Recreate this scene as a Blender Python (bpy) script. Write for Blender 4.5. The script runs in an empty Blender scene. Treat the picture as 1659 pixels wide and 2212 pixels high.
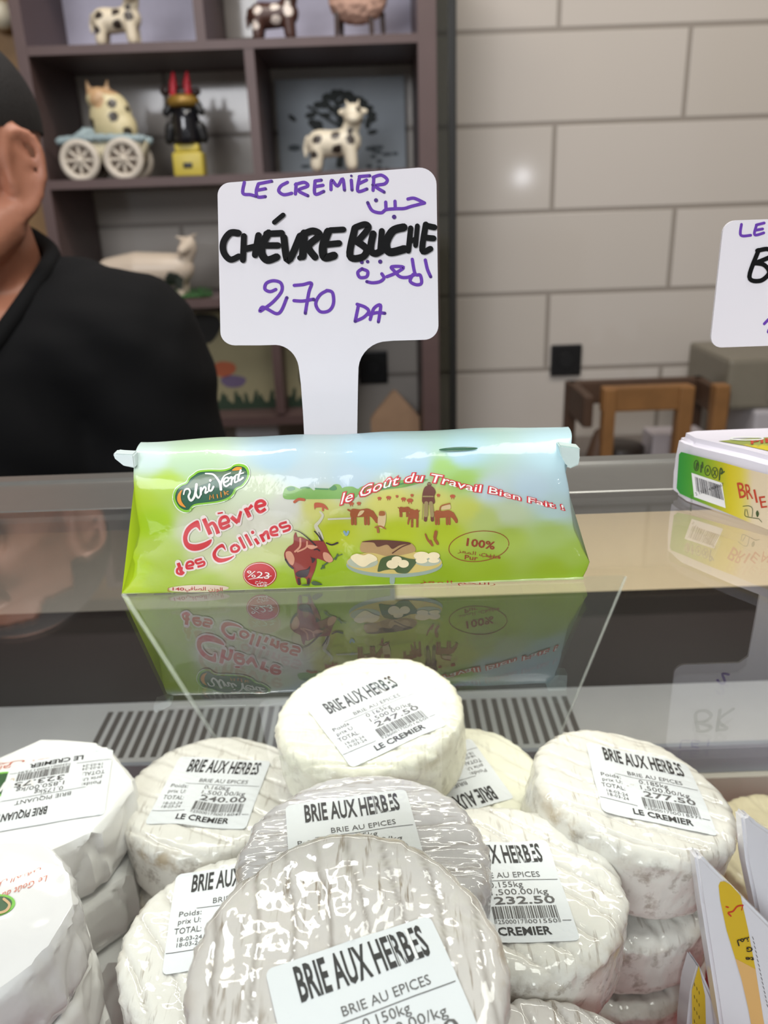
import bpy, bmesh, math, random
from mathutils import Vector, Matrix, noise
from mathutils.bvhtree import BVHTree
from mathutils.geometry import tessellate_polygon
random.seed(7)
S = bpy.context.scene
COL = S.collection

# ------------------------------------------------------------------ camera, light, exposure
FPX, PITCH, ROLL = 1750.0, math.radians(20.8), math.radians(2.0)
CAM = Vector((0, 0, .119))
ROT = Matrix.Rotation(math.pi/2-PITCH, 3, 'X') @ Matrix.Rotation(-ROLL, 3, 'Z')
cam = bpy.data.cameras.new('camera'); co = bpy.data.objects.new('camera', cam); COL.objects.link(co)
co.matrix_world = Matrix.Translation(CAM) @ ROT.to_4x4()
cam.sensor_fit = 'VERTICAL'; cam.sensor_height = 24; cam.lens = 24*FPX/2212
cam.clip_start = .01; cam.clip_end = 30
cam.dof.use_dof = True; cam.dof.focus_distance = .27; cam.dof.aperture_fstop = cam.lens/2.1
S.camera = co
S.view_settings.view_transform = 'Standard'; S.view_settings.look = 'None'
S.view_settings.gamma = 1; S.view_settings.use_curve_mapping = False
S.view_settings.exposure = 0.32
W = bpy.data.worlds.new('world'); S.world = W; W.use_nodes = True
W.node_tree.nodes['Background'].inputs[0].default_value = (.86, .88, .92, 1)
W.node_tree.nodes['Background'].inputs[1].default_value = .30

def area(name, loc, aim, sx, sy, power, color=(1, 1, 1), spread=180):
    l = bpy.data.lights.new(name, 'AREA'); l.shape = 'RECTANGLE'; l.size = sx; l.size_y = sy
    l.energy = power; l.color = color; l.spread = math.radians(spread)
    o = bpy.data.objects.new(name, l); COL.objects.link(o); o.location = loc
    o.rotation_euler = (Vector(aim)-Vector(loc)).to_track_quat('-Z', 'Y').to_euler()
    return o
area('ceiling_lamp_light', (.35, .25, 1.4), (.2, .3, 0), .9, .35, 9.5, (1, .97, .92))
area('shop_window_light', (-.75, -1.5, 1.0), (0, .2, -.1), 1.1, .9, 28, (.95, .96, 1))
area('service_lamp_light', (-.275, .83, 1.45), (-.2, .3, 0), .22, .34, 6, (.94, .96, 1))
area('counter_lamp_light', (-.3, 1.05, 1.46), (-.2, 1.75, .0), .6, .25, 8.0, (1, .90, .80))
area('wall_lamp_light', (.9, 1.05, 1.46), (.8, 2, .2), .5, .25, 8.0, (1, .92, .82))
area('case_lamp_light', (.02, .350, -.012), (.02, .338, -.3), .7, .02, .50, (1, .97, .88))

area('shop_spot_light', (.94, -1.5, .25), (.3, 1.98, .17), .05, .04, .45, (.95, .96, 1))

# ------------------------------------------------------------------ helpers
def ray(x, y): return ROT @ Vector(((x-829.5)/FPX, -(y-1106)/FPX, -1))
def PD(x, y, d): return CAM+ray(x, y)*d
def PY(x, y, Y): r = ray(x, y); return CAM+r*(Y/r.y)
def PZ(x, y, Z): r = ray(x, y); return CAM+r*((Z-CAM.z)/r.z)
def PP(x, y, o, n): r = ray(x, y); return CAM+r*((o-CAM).dot(n)/r.dot(n))
def lin(v): v /= 255; return v/12.92 if v <= .04045 else ((v+.055)/1.055)**2.4
def C(r, g, b): return (lin(r), lin(g), lin(b), 1)

class NT:
    def __init__(s, name):
        s.m = bpy.data.materials.new(name); s.m.use_nodes = True; s.t = s.m.node_tree
        s.b = s.t.nodes['Principled BSDF']; s.out = s.t.nodes['Material Output']
    def n(s, typ, ins=None, **kw):
        k = s.t.nodes.new(typ)
        for a, v in kw.items(): setattr(k, a, v)
        for a, v in (ins or {}).items(): s.set(k.inputs[a], v)
        return k
    def set(s, sock, v):
        if isinstance(v, bpy.types.NodeSocket): s.t.links.new(v, sock)
        elif isinstance(v, bpy.types.Node): s.t.links.new(v.outputs[0], sock)
        else: sock.default_value = v
    def math(s, op, a, b=0., c=0., clamp=False):
        k = s.n('ShaderNodeMath', operation=op, use_clamp=clamp); s.set(k.inputs[0], a); s.set(k.inputs[1], b); s.set(k.inputs[2], c)
        return k.outputs[0]
    def step(s, v, lo, hi):
        k = s.n('ShaderNodeMapRange', {'Value': v, 'From Min': lo, 'From Max': hi}); return k.outputs[0]
    def mix(s, f, a, b):
        k = s.n('ShaderNodeMix', data_type='RGBA'); s.set(k.inputs[0], f); s.set(k.inputs[6], a); s.set(k.inputs[7], b); return k.outputs[2]
    def noise(s, vec, scale, detail=2, rough=.5):
        return s.n('ShaderNodeTexNoise', {'Vector': vec, 'Scale': scale, 'Detail': detail, 'Roughness': rough}).outputs[0]
    def obj(s, scale=(1, 1, 1), rot=(0, 0, 0)):
        t = s.n('ShaderNodeTexCoord'); m = s.n('ShaderNodeMapping', {'Vector': t.outputs['Object'], 'Scale': scale, 'Rotation': rot}); return m.outputs[0]
    def bump(s, h, strength, dist=.001):
        return s.n('ShaderNodeBump', {'Height': h, 'Strength': strength, 'Distance': dist}).outputs[0]
    def P(s, **kw):
        for a, v in kw.items(): s.set(s.b.inputs[a.replace('_', ' ')], v)
        return s
MATS = {}
def mat(name, col, rough=.5, metal=0., coat=0., spec=.5, var=.06, vs=60., bump=0., bs=200., bd=.0005, coat_rough=.06):
    """plain procedural material: base colour with faint noise variation and optional bump"""
    if name in MATS: return MATS[name]
    q = NT(name); c = col if len(col) == 4 else (*col, 1)
    v = q.obj(); f = q.noise(v, vs, 3)
    q.P(Base_Color=q.mix(f, tuple(x*(1-var) for x in c[:3])+(1,), tuple(min(1, x*(1+var)) for x in c[:3])+(1,)),
        Roughness=rough, Metallic=metal, Coat_Weight=coat, Coat_Roughness=coat_rough, Specular_IOR_Level=spec)
    if bump: q.P(Normal=q.bump(q.noise(v, bs, 3), bump, bd))
    MATS[name] = q.m; return q.m
def mat_attr(name, rough=.5, coat=0., bump=0., bs=200., bd=.0005, coat_bump=0., cbs=120.):
    """material whose colour is the printed / painted pattern stored on the mesh"""
    if name in MATS: return MATS[name]
    q = NT(name); a = q.n('ShaderNodeVertexColor', layer_name='paint')
    q.P(Base_Color=a.outputs[0], Roughness=rough, Coat_Weight=coat, Coat_Roughness=.07)
    v = q.obj()
    if bump: q.P(Normal=q.bump(q.noise(v, bs, 3), bump, bd))
    if coat_bump: q.P(Coat_Normal=q.bump(q.noise(v, cbs, 4), coat_bump, .001))
    MATS[name] = q.m; return q.m

def tag(o, label=None, cat=None, group=None, kind=None):
    for k, v in (('label', label), ('category', cat), ('group', group), ('kind', kind)):
        if v: o[k] = v
    return o
def obj(name, bm, m, parent=None, origin=None, smooth=True, sharp=None):
    """link a bmesh as one object; top-level: vertices are world coordinates, origin moved; child: parent's local space"""
    me = bm if isinstance(bm, bpy.types.Mesh) else bpy.data.meshes.new(name)
    if me is not bm:
        if origin is not None:
            for v in bm.verts: v.co -= Vector(origin)
        bm.normal_update(); bm.to_mesh(me); bm.free()
    elif origin is not None: me.transform(Matrix.Translation(-Vector(origin)))
    for x in (m if isinstance(m, (list, tuple)) else [m]): me.materials.append(x)
    if smooth: me.polygons.foreach_set('use_smooth', [True]*len(me.polygons))
    if smooth and sharp is not None: me.set_sharp_from_angle(angle=math.radians(sharp))
    o = bpy.data.objects.new(name, me); COL.objects.link(o)
    if parent: o.parent = parent
    if origin is not None: o.location = origin
    return o
def empty(name, loc, label, cat, group=None):
    o = bpy.data.objects.new(name, None); o.empty_display_size = .02; COL.objects.link(o); o.location = loc
    return tag(o, label, cat, group)
def pobj(name, bm, m, parent, smooth=True, sharp=None):
    """world-coordinate mesh parented under an unrotated empty / mesh at parent.location"""
    if isinstance(bm, bpy.types.Mesh): bm.transform(Matrix.Translation(-parent.location))
    else:
        for v in bm.verts: v.co -= parent.location
    return obj(name, bm, m, parent, None, smooth, sharp)
def add_box(bm, lo, hi, rot=None, bev=0, seg=2):
    lo, hi = Vector(lo), Vector(hi); c = (lo+hi)/2; s = hi-lo
    g = bmesh.ops.create_cube(bm, size=1, matrix=Matrix.Translation(c) @ (rot.to_4x4() if rot else Matrix()) @ Matrix.Diagonal((*s, 1)))
    if bev:
        es = list({e for v in g['verts'] for e in v.link_edges})
        bmesh.ops.bevel(bm, geom=es, offset=bev, segments=seg, affect='EDGES', profile=.6)
    return bm
def box(lo, hi, rot=None, bev=0, seg=2): return add_box(bmesh.new(), lo, hi, rot, bev, seg)
def tube(bm, pts, rads, seg=14, sq=1.0):
    """tapered capsule / tube along a polyline with round ends"""
    pts = [Vector(p) for p in pts]
    if not isinstance(rads, (list, tuple)): rads = [rads]*len(pts)
    d0 = (pts[1]-pts[0]).normalized(); d1 = (pts[-1]-pts[-2]).normalized()
    P, Rr, D = [], [], []
    for a in (80, 55, 28): P.append(pts[0]-d0*rads[0]*math.sin(math.radians(a))); Rr.append(rads[0]*math.cos(math.radians(a))); D.append(d0)
    for i, p in enumerate(pts):
        P.append(p); Rr.append(rads[i]); D.append((pts[min(i+1, len(pts)-1)]-pts[max(i-1, 0)]).normalized())
    for a in (28, 55, 80): P.append(pts[-1]+d1*rads[-1]*math.sin(math.radians(a))); Rr.append(rads[-1]*math.cos(math.radians(a))); D.append(d1)
    up = Vector((0, 0, 1)) if abs(d0.z) < .9 else Vector((0, 1, 0)); rings = []
    for p, r, d in zip(P, Rr, D):
        x = d.cross(up).normalized(); y = x.cross(d).normalized()
        rings.append([bm.verts.new(p+x*r*math.cos(t)+y*r*sq*math.sin(t)) for t in (2*math.pi*k/seg for k in range(seg))])
    for a, b in zip(rings, rings[1:]):
        for k in range(seg): bm.faces.new((a[k], a[(k+1) % seg], b[(k+1) % seg], b[k]))
    bm.faces.new(rings[0][::-1]); bm.faces.new(rings[-1])
    return bm
def ell(bm, c, r, rot=None, seg=24):
    r = Vector(r) if not isinstance(r, (int, float)) else Vector((r, r, r))
    bmesh.ops.create_uvsphere(bm, u_segments=seg, v_segments=seg//2, radius=1,
        matrix=Matrix.Translation(c) @ (rot.to_4x4() if rot else Matrix()) @ Matrix.Diagonal((*r, 1)))
    return bm
def union(bm, voxel, smooth=4, disp=None):
    """melt the pieces of a bmesh into one continuous surface"""
    me = bpy.data.meshes.new('u'); bmesh.ops.recalc_face_normals(bm, faces=bm.faces); bm.to_mesh(me); bm.free()
    o = bpy.data.objects.new('u', me); COL.objects.link(o)
    r = o.modifiers.new('r', 'REMESH'); r.mode = 'VOXEL'; r.voxel_size = voxel
    if smooth: s = o.modifiers.new('s', 'SMOOTH'); s.iterations = smooth; s.factor = .5
    dg = bpy.context.evaluated_depsgraph_get(); new = bpy.data.meshes.new_from_object(o.evaluated_get(dg))
    bpy.data.objects.remove(o); bpy.data.meshes.remove(me)
    return new
def paint(me, fn):
    """colour pattern per vertex: fn(co) -> rgba"""
    a = me.color_attributes.new('paint', 'FLOAT_COLOR', 'POINT')
    buf = []
    for v in me.vertices: buf += fn(v.co)
    a.data.foreach_set('color', buf)
    return me
def lathe(bm, c, prof, seg=40):
    c = Vector(c); rings = []
    for r, z in prof: rings.append([bm.verts.new(c+Vector((r*math.cos(t), r*math.sin(t), z))) for t in (2*math.pi*k/seg for k in range(seg))])
    for a, b in zip(rings, rings[1:]):
        for k in range(seg): bm.faces.new((a[k], a[(k+1) % seg], b[(k+1) % seg], b[k]))
    bm.faces.new(rings[0][::-1]); bm.faces.new(rings[-1])
    return bm

# ---- flat print: pieces are (points2d, triangles)
def poly(pts):
    t = tessellate_polygon([[Vector((p[0], p[1], 0)) for p in pts]])
    return [(list(pts), [tuple(f) for f in t])]
def catmull(p, n=6, closed=False):
    if len(p) < 3 and not closed: return list(p)
    out = []; m = len(p)
    g = (lambda i: p[i % m]) if closed else (lambda i: p[max(0, min(m-1, i))])
    for i in range(m if closed else m-1):
        a, b, c, d = g(i-1), g(i), g(i+1), g(i+2)
        for k in range(n):
            t = k/n
            out.append(tuple(.5*(2*b[j]+(c[j]-a[j])*t+(2*a[j]-5*b[j]+4*c[j]-d[j])*t*t+(3*b[j]-a[j]-3*c[j]+d[j])*t**3) for j in (0, 1)))
    if not closed: out.append(tuple(p[-1][:2]))
    return out
def blob(pts, n=5): return poly(catmull(pts, n, True))
def ellipse(cx, cy, rx, ry, rot=0, n=36):
    c, s = math.cos(rot), math.sin(rot)
    return poly([(cx+rx*math.cos(t)*c-ry*math.sin(t)*s, cy+rx*math.cos(t)*s+ry*math.sin(t)*c) for t in (2*math.pi*k/n for k in range(n))])
def stroke(pts, w, closed=False, smooth=True, cap=True):
    """marker stroke: ribbon of width w (number or (start, end)) with round ends"""
    p = catmull(pts, 6, closed) if smooth else list(pts)
    w0, w1 = w if isinstance(w, tuple) else (w, w)
    V, T = [], []; n = len(p)
    for i in range(n):
        a = p[(i-1) % n] if closed else p[max(0, i-1)]; b = p[(i+1) % n] if closed else p[min(n-1, i+1)]
        dx, dy = b[0]-a[0], b[1]-a[1]; L = math.hypot(dx, dy) or 1; h = (w0+(w1-w0)*i/max(1, n-1))/2
        V += [(p[i][0]-dy/L*h, p[i][1]+dx/L*h), (p[i][0]+dy/L*h, p[i][1]-dx/L*h)]
    for i in range(n if closed else n-1):
        j = (i+1) % n; T += [(2*i, 2*i+1, 2*j+1), (2*i, 2*j+1, 2*j)]
    out = []   # one piece per bend, so that crossings of a stroke with itself stack cleanly
    for s in range(0, len(T), 12):
        use = sorted({i for t in T[s:s+12] for i in t}); ix = {i: k for k, i in enumerate(use)}
        out.append(([V[i] for i in use], [tuple(ix[i] for i in t) for t in T[s:s+12]]))
    if cap and not closed:
        out += ellipse(p[0][0], p[0][1], w0/2, w0/2, 0, 10)+ellipse(p[-1][0], p[-1][1], w1/2, w1/2, 0, 10)
    return out
_tc = {}
def text(s, offset=0., shear=0., spacing=1., res=2):
    """glyph outlines of the built-in font as triangles, unit size, left end at x = 0"""
    k = (s, offset, shear, spacing, res)
    if k not in _tc:
        c = bpy.data.curves.new('t', 'FONT'); c.body = s; c.offset = offset; c.shear = shear; c.space_character = spacing; c.resolution_u = res
        c.fill_mode = 'FRONT'
        o = bpy.data.objects.new('t', c); COL.objects.link(o); bpy.context.view_layer.update()
        me = bpy.data.meshes.new_from_object(o.evaluated_get(bpy.context.evaluated_depsgraph_get())); me.calc_loop_triangles()
        _tc[k] = ([(v.co.x, v.co.y) for v in me.vertices], [tuple(t.vertices) for t in me.loop_triangles])
        bpy.data.objects.remove(o); bpy.data.curves.remove(c); bpy.data.meshes.remove(me)
    return _tc[k]
def put(s, x0, y0, x1=None, h=None, ang=0., flip=False, offset=0., shear=0., spacing=1., just='l', down=False):
    """text fitted: baseline starts at (x0,y0), capital height h, width to x1; down=True for y-down pixel frames"""
    V, T = text(s, offset, shear, spacing); xs = [v[0] for v in V]; a, b = min(xs), max(xs)
    k = h/.69; kx = (x1-x0)/(b-a) if x1 is not None else k; sg = -1 if down else 1
    c, n = math.cos(ang), math.sin(ang); out = []
    ox = {'l': 0, 'c': -(b-a)*kx/2, 'r': -(b-a)*kx}[just]
    for x, y in V:
        u, w = (x-a)*kx+ox, y*k
        out.append((x0+u*c-w*n, y0+sg*(u*n+w*c)))
    return [(out, T)]
def decal(name, pieces, mapper, m, parent, maxedge=None, local=None, thick=0):
    """print pieces laid on a real surface through mapper(x, y); coordinates relative to the parent"""
    bm = bmesh.new(); lay = bm.verts.layers.int.new('piece')
    for k_, (V, T) in enumerate(pieces):
        vs = [bm.verts.new((p[0], p[1], 0)) for p in V]
        for v_ in vs: v_[lay] = k_
        for t in T:
            if len(set(t)) == 3:
                try: bm.faces.new([vs[i] for i in t])
                except ValueError: pass
    bmesh.ops.delete(bm, geom=[v for v in bm.verts if not v.link_faces], context='VERTS')
    if maxedge:
        for _ in range(5):
            es = [e for e in bm.edges if e.calc_length() > maxedge]
            if not es: break
            bmesh.ops.subdivide_edges(bm, edges=es, cuts=1, use_grid_fill=False)
            bmesh.ops.triangulate(bm, faces=[f for f in bm.faces if len(f.verts) > 3])
    off = Vector((0, 0, 0)); q_ = parent
    while local is None and q_: off = off+q_.location; q_ = q_.parent
    for v in bm.verts: v.co = mapper(v.co.x, v.co.y)-off
    bm.normal_update(); mv = []
    for v in bm.verts:   # every stroke of ink lies a hair above the one under it
        n = v.normal if v.normal.dot(Vector((0, -.7, .7))) > 0 else -v.normal
        mv.append(n*(3e-7*v[lay]))
    for v, d in zip(bm.verts, mv): v.co += d
    return obj(name, bm, m, parent, None, False)
def A2(k, ox, oy):
    """coordinates measured on an enlarged detail -> frame"""
    return lambda L: [(ox+x/k, oy+y/k) for x, y in L]
def rr(x0, y0, x1, y1, r, n=6):
    out = []
    for cx, cy, a0 in ((x1-r, y1-r, 0), (x0+r, y1-r, 90), (x0+r, y0+r, 180), (x1-r, y0+r, 270)):
        out += [(cx+r*math.cos(math.radians(a0+90*k/n)), cy+r*math.sin(math.radians(a0+90*k/n))) for k in range(n+1)]
    return out
#@@PART2
# ------------------------------------------------------------------ the room
FLOOR = -1.35
def struct(name, bm, m): return tag(obj(name, bm, m, None, None, False), kind='structure')
# glazed wall tiles in half bond
q = NT('glazed tiles')
t = q.n('ShaderNodeTexCoord'); sx = q.n('ShaderNodeSeparateXYZ', {0: t.outputs['Object']})
cv = q.n('ShaderNodeCombineXYZ', {0: q.math('SUBTRACT', sx.outputs[0], .695), 1: q.math('SUBTRACT', sx.outputs[2], .0908-.1828*20)})
br = q.n('ShaderNodeTexBrick', {'Vector': cv.outputs[0], 'Color1': C(198, 191, 183), 'Color2': C(193, 186, 177), 'Mortar': C(148, 140, 131), 'Scale': 1.0,
        'Mortar Size': .0062, 'Mortar Smooth': .3, 'Bias': 0.0, 'Brick Width': .57, 'Row Height': .1828}, offset=.5)
q.P(Base_Color=br.outputs[0], Roughness=q.math('ADD', q.math('MULTIPLY', br.outputs[1], .4), .10),
    Normal=q.bump(q.math('SUBTRACT', q.math('MULTIPLY', q.noise(q.obj(), 9, 1), .12), br.outputs[1]), .5, .002))
TILE = q.m
WALLY = 1.985
struct('wall_back', box((-2.2, WALLY, FLOOR), (2.4, WALLY+.1, 1.5)), TILE)
struct('floor', box((-2.2, -2.5, FLOOR-.05), (2.4, WALLY+.1, FLOOR)), mat('grey floor tile', C(120, 112, 104), .35))
struct('ceiling', box((-2.2, -.9, 1.5), (2.4, WALLY+.1, 1.55)), mat('dark shop ceiling', C(70, 64, 56), .8))
struct('wall_left', box((-2.3, -2.5, FLOOR), (-2.2, WALLY+.1, 1.5)), mat('ochre plaster', C(150, 126, 96), .7))
struct('wall_right', box((2.4, -2.5, FLOOR), (2.5, WALLY+.1, 1.5)), mat('beige plaster', C(176, 166, 152), .7))
struct('trim_added', box((-2.2, 1.72, .82), (2.4, WALLY, 1.5)), mat('added maroon bulkhead', C(50, 36, 36), .6))  # unseen bulkhead, added so the counter glass mirrors something dark
BROWN = mat('brown laminate', C(90, 71, 69), .45, var=.12, vs=25)
WOOD = mat('ochre wood', C(150, 116, 74), .5, var=.25, vs=18)
BLACK = mat('black plastic', C(24, 24, 25), .4)
WHITE = mat('white gloss plastic', C(232, 229, 233), .32, var=.01)

# ------------------------------------------------------------------ display case
gm = NT('clear counter glass')
g_tr = gm.n('ShaderNodeBsdfTransparent', {0: (.965, .98, .97, 1)}); g_gl = gm.n('ShaderNodeBsdfGlossy', {'Color': (1, 1, 1, 1), 'Roughness': .0})
lw = gm.n('ShaderNodeLayerWeight', {0: .5})
fac = gm.math('ADD', gm.math('MULTIPLY', gm.math('POWER', lw.outputs['Facing'], 3.6), 1.25), .030, clamp=True)
mx = gm.n('ShaderNodeMixShader', {0: fac, 1: g_tr, 2: g_gl}); gm.set(gm.out.inputs[0], mx); GLASS = gm.m
GLASS2 = GLASS.copy(); GLASS2.name = 'clear glass underside'
for n_ in GLASS2.node_tree.nodes:
    if n_.type == 'MATH' and n_.operation == 'MULTIPLY': n_.inputs[1].default_value = .45
    if n_.type == 'MATH' and n_.operation == 'ADD': n_.inputs[1].default_value = .012
STEEL = mat('brushed grey metal', C(128, 127, 122), .34, .55, var=.05, vs=120)
PANEL = mat('pale grey enamel', C(190, 190, 192), .4)
case = empty('display_case', (0, .2, FLOOR), 'glass topped refrigerated cheese display case with grey metal rail in front of the seller', 'display case')
X0, X1 = -.85, .85
gt = obj('glass_top', box((X0, .03, -.0026), (X1, .3285, 0)), GLASS, case, None, False); gt.data.transform(Matrix.Translation(-case.location)); gt.data.materials.append(GLASS2)
for p_ in gt.data.polygons: p_.material_index = 1 if p_.normal.z < -.5 else 0
gf = pobj('front_glass', box((X0, .024, -.30), (X1, .029, -.0005)), GLASS, case, False)
rail = bmesh.new()
prof = [(.3285, -.010), (.3285, -.0002), (.3292, .0003), (.3335, .0003), (.3345, -.0010), (.3700, -.0010), (.3712, .0003), (.3795, .0003), (.382, -.001), (.470, -.030), (.470, -.045), (.39, -.014), (.37, -.006), (.333, -.006), (.333, -.010)]
va = [rail.verts.new((X0, y, z)) for y, z in prof]; vb = [rail.verts.new((X1, y, z)) for y, z in prof]
for i in range(len(prof)):
    j = (i+1) % len(prof); rail.faces.new((va[i], vb[i], vb[j], va[j]))
rail.faces.new(va[::-1]); rail.faces.new(vb); bmesh.ops.recalc_face_normals(rail, faces=rail.faces)
pobj('rail', rail, STEEL, case, False)
pobj('sliding_door', box((-.01, .455, -.112), (X1, .462, -.046)), mat('cream sliding panel', C(246, 226, 190), .45), case, False)
pobj('sliding_door', box((X0, .452, -.112), (.005, .4545, -.046)), mat('grey sliding panel', C(128, 124, 116), .35), case, False)
pobj('back_panel', box((X0, .463, -.50), (X1, .475, -.045)), mat('charcoal back panel', C(40, 37, 34), .5), case, False)
# air ledge with vent slots at the rear
led = box((X0, .400, -.30), (X1, .4625, -.1865)); pobj('air_ledge', led, PANEL, case, False)
bm = bmesh.new()
for i in range(46): x = -.185+i*.0066; add_box(bm, (x, .404, -.1867), (x+.0033, .452, -.1861))
vent = pobj('vent_grille', bm, mat('vent shadow slots', C(96, 92, 90), .7), case, False)
bm = bmesh.new(); add_box(bm, (X0, .3965, -.206), (X1, .400, -.1865)); pobj('ledge_trim', bm, mat('blue grey trim', C(150, 154, 164), .35), case, False)
bm = bmesh.new(); add_box(bm, (X0, .392, -.226), (X1, .400, -.2065)); pobj('ledge_trim', bm, mat('cream trim', C(206, 200, 188), .4), case, False)
bm = bmesh.new(); add_box(bm, (X0, .394, -.238), (X1, .3995, -.2265))
pobj('ledge_trim', bm, mat('dark slotted strip', C(96, 90, 84), .5), case, False)
bm = bmesh.new()
for i in range(60): ell(bm, (-.2+i*.011, .3935, -.232), (.003, .0012, .0028), None, 10)
pobj('vent_hole', bm, mat('vent holes', C(22, 20, 19), .8), case, False)['kind'] = 'stuff'
pobj('case_body', box((X0, .024, FLOOR), (X1, .475, -.30)), mat('case cladding', C(200, 198, 194), .4), case, False)
pobj('case_side', box((X0-.02, .024, -.30), (X0, .475, -.001)), PANEL, case, False)
pobj('case_side', box((X1, .024, -.30), (X1+.02, .475, -.001)), PANEL, case, False)
DECK = -.243
tag(obj('display_mat', box((X0+.01, .03, -.2995), (X1-.01, .39, DECK), bev=.002), mat('dark red mat', C(140, 24, 34), .6), None, None, False),
    'dark red mat lining the bottom of the cheese case under the wheels', 'mat')
# tapered acrylic panel added to imitate pale lines and veil reflected in the glass
ac = NT('clear acrylic'); a1 = ac.n('ShaderNodeBsdfTransparent', {0: (.95, .965, .96, 1)}); a2 = ac.n('ShaderNodeBsdfPrincipled', {'Base Color': C(205, 210, 208), 'Roughness': .25})
ac.set(ac.out.inputs[0], ac.n('ShaderNodeMixShader', {0: .03, 1: a1, 2: a2})); ACR = ac.m
ae = NT('acrylic cut edge'); e1 = ae.n('ShaderNodeBsdfTransparent'); e2 = ae.n('ShaderNodeBsdfPrincipled', {'Base Color': C(214, 220, 216), 'Roughness': .3})
ae.set(ae.out.inputs[0], ae.n('ShaderNodeMixShader', {0: .32, 1: e1, 2: e2}))
YA = .375
q4 = [PY(262, 1276, YA), PY(437, 1551, YA), PY(1196, 1622, YA), PY(1350, 1250, YA)]
for i_, j_ in ((0, 1), (3, 2)): q4[i_] += (q4[j_]-q4[i_])*((-.064-q4[i_].z)/(q4[j_].z-q4[i_].z))
zb = -.184; q4[1] += (q4[1]-q4[0])*((zb-q4[1].z)/(q4[1].z-q4[0].z)); q4[2] += (q4[2]-q4[3])*((zb-q4[2].z)/(q4[2].z-q4[3].z))
bm = bmesh.new(); a = [bm.verts.new(p) for p in q4]; b = [bm.verts.new(p+Vector((0, .003, 0))) for p in q4]
bm.faces.new(a); bm.faces.new(b[::-1])
for i in range(4): bm.faces.new((a[i], a[(i+1) % 4], b[(i+1) % 4], b[i]))
root = obj('added_acrylic_divider', bm, ACR, None, q4[1], False)
tag(root, 'added clear tapered acrylic divider imitating reflected lines behind the cheeses', 'divider')
for i, j, r in ((0, 1, .0013), (3, 2, .0007)):
    bm = bmesh.new(); tube(bm, [q4[i], q4[j]], r, 8); pobj('cut_edge', bm, ae.m, root)

# ------------------------------------------------------------------ shelf unit at the back wall
SF, SB = 1.72, 1.975
sh = empty('shelf_unit', (-.26, 1.85, FLOOR), 'tall brown laminate shelf unit with open cells full of cow figurines', 'shelf')
for x0, x1 in ((-.654, -.633), (.093, .128)): pobj('side_panel', box((x0, SF, FLOOR), (x1, SB, .70)), BROWN, sh, False)
for zt, zb in ((.700, .685), (.4140, .3985), (.1830, .1665), (-.0520, -.0690), (-.3040, -.3230), (-.58, -.60), (-1.2, -1.22)):
    pobj('shelf_board', box((-.633, SF+.001, zb), (-.0855 if zt == -.3040 else .093, SB, zt)), BROWN, sh, False)
for x, z0, z1 in ((-.2315, .183, .3985), (-.318, .414, .785), (-.225, -.30, -.069), (-.085, -.579, -.0695)):
    pobj('divider', box((x, SF+.002, z0), (x+.0185, SB, min(z1, .684))), BROWN, sh, False)
# grey glass strip and dark post beside the shelf
tg = NT('grey tinted glass'); t1 = tg.n('ShaderNodeBsdfTransparent', {0: (.46, .47, .44, 1)}); t2 = tg.n('ShaderNodeBsdfGlossy', {'Roughness': .05})
tg.set(tg.out.inputs[0], tg.n('ShaderNodeMixShader', {0: .05, 1: t1, 2: t2}))
ps = empty('partition_screen', (.15, 1.72, FLOOR), 'narrow smoked glass screen with black metal edge post beside the shelf unit', 'screen')
pobj('smoked_pane', box((.1285, 1.735, FLOOR), (.152, 1.739, .71)), tg.m, ps, False)
pobj('edge_post', box((.152, 1.728, FLOOR), (.1665, 1.746, .71), bev=.002), mat('black metal', C(38, 38, 36), .4, .3), ps, False)
# ochre wooden panel at the far left with a round white knob
op = PY(22, 90, 1.80)
wp = empty('wall_panel', (-.80, 1.9, FLOOR), 'ochre wooden upright panel beside the shelf unit with white ball on it', 'panel')
pobj('board', box((-.93, 1.86, FLOOR), (-.668, 1.90, .8), bev=.004), WOOD, wp, False)
ell(bmk := bmesh.new(), PY(2, 33, 1.83), (.028, .028, .026)); pobj('white_ball', bmk, mat('cream ceramic', C(225, 215, 190), .35), wp)

# ------------------------------------------------------------------ wall sockets
def socket(px0, py0, px1, py1, label):
    a, b = PY(px0, py1, WALLY-.004), PY(px1, py0, WALLY-.004)
    s = empty('wall_socket', ((a.x+b.x)/2, WALLY-.004, a.z), label, 'socket')
    pobj('cover_plate', box((a.x, WALLY-.010, a.z), (b.x, WALLY-.0005, b.z), bev=.003), BLACK, s, False)
    c = Vector(((a.x+b.x)/2, WALLY-.0105, (a.z+b.z)/2))
    bm = bmesh.new(); bmesh.ops.create_cone(bm, cap_ends=True, segments=28, radius1=.021, radius2=.019, depth=.003, matrix=Matrix.Translation(c) @ Matrix.Rotation(math.pi/2, 4, 'X'))
    pobj('plug_recess', bm, mat('black recess', C(14, 14, 15), .55), s, False)
socket(1188, 743, 1257, 812, 'black square wall socket on the cream tiles above the wooden crate')
socket(777, 757, 836, 829, 'black wall socket in the shelf cell behind the price sign stem')

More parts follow.
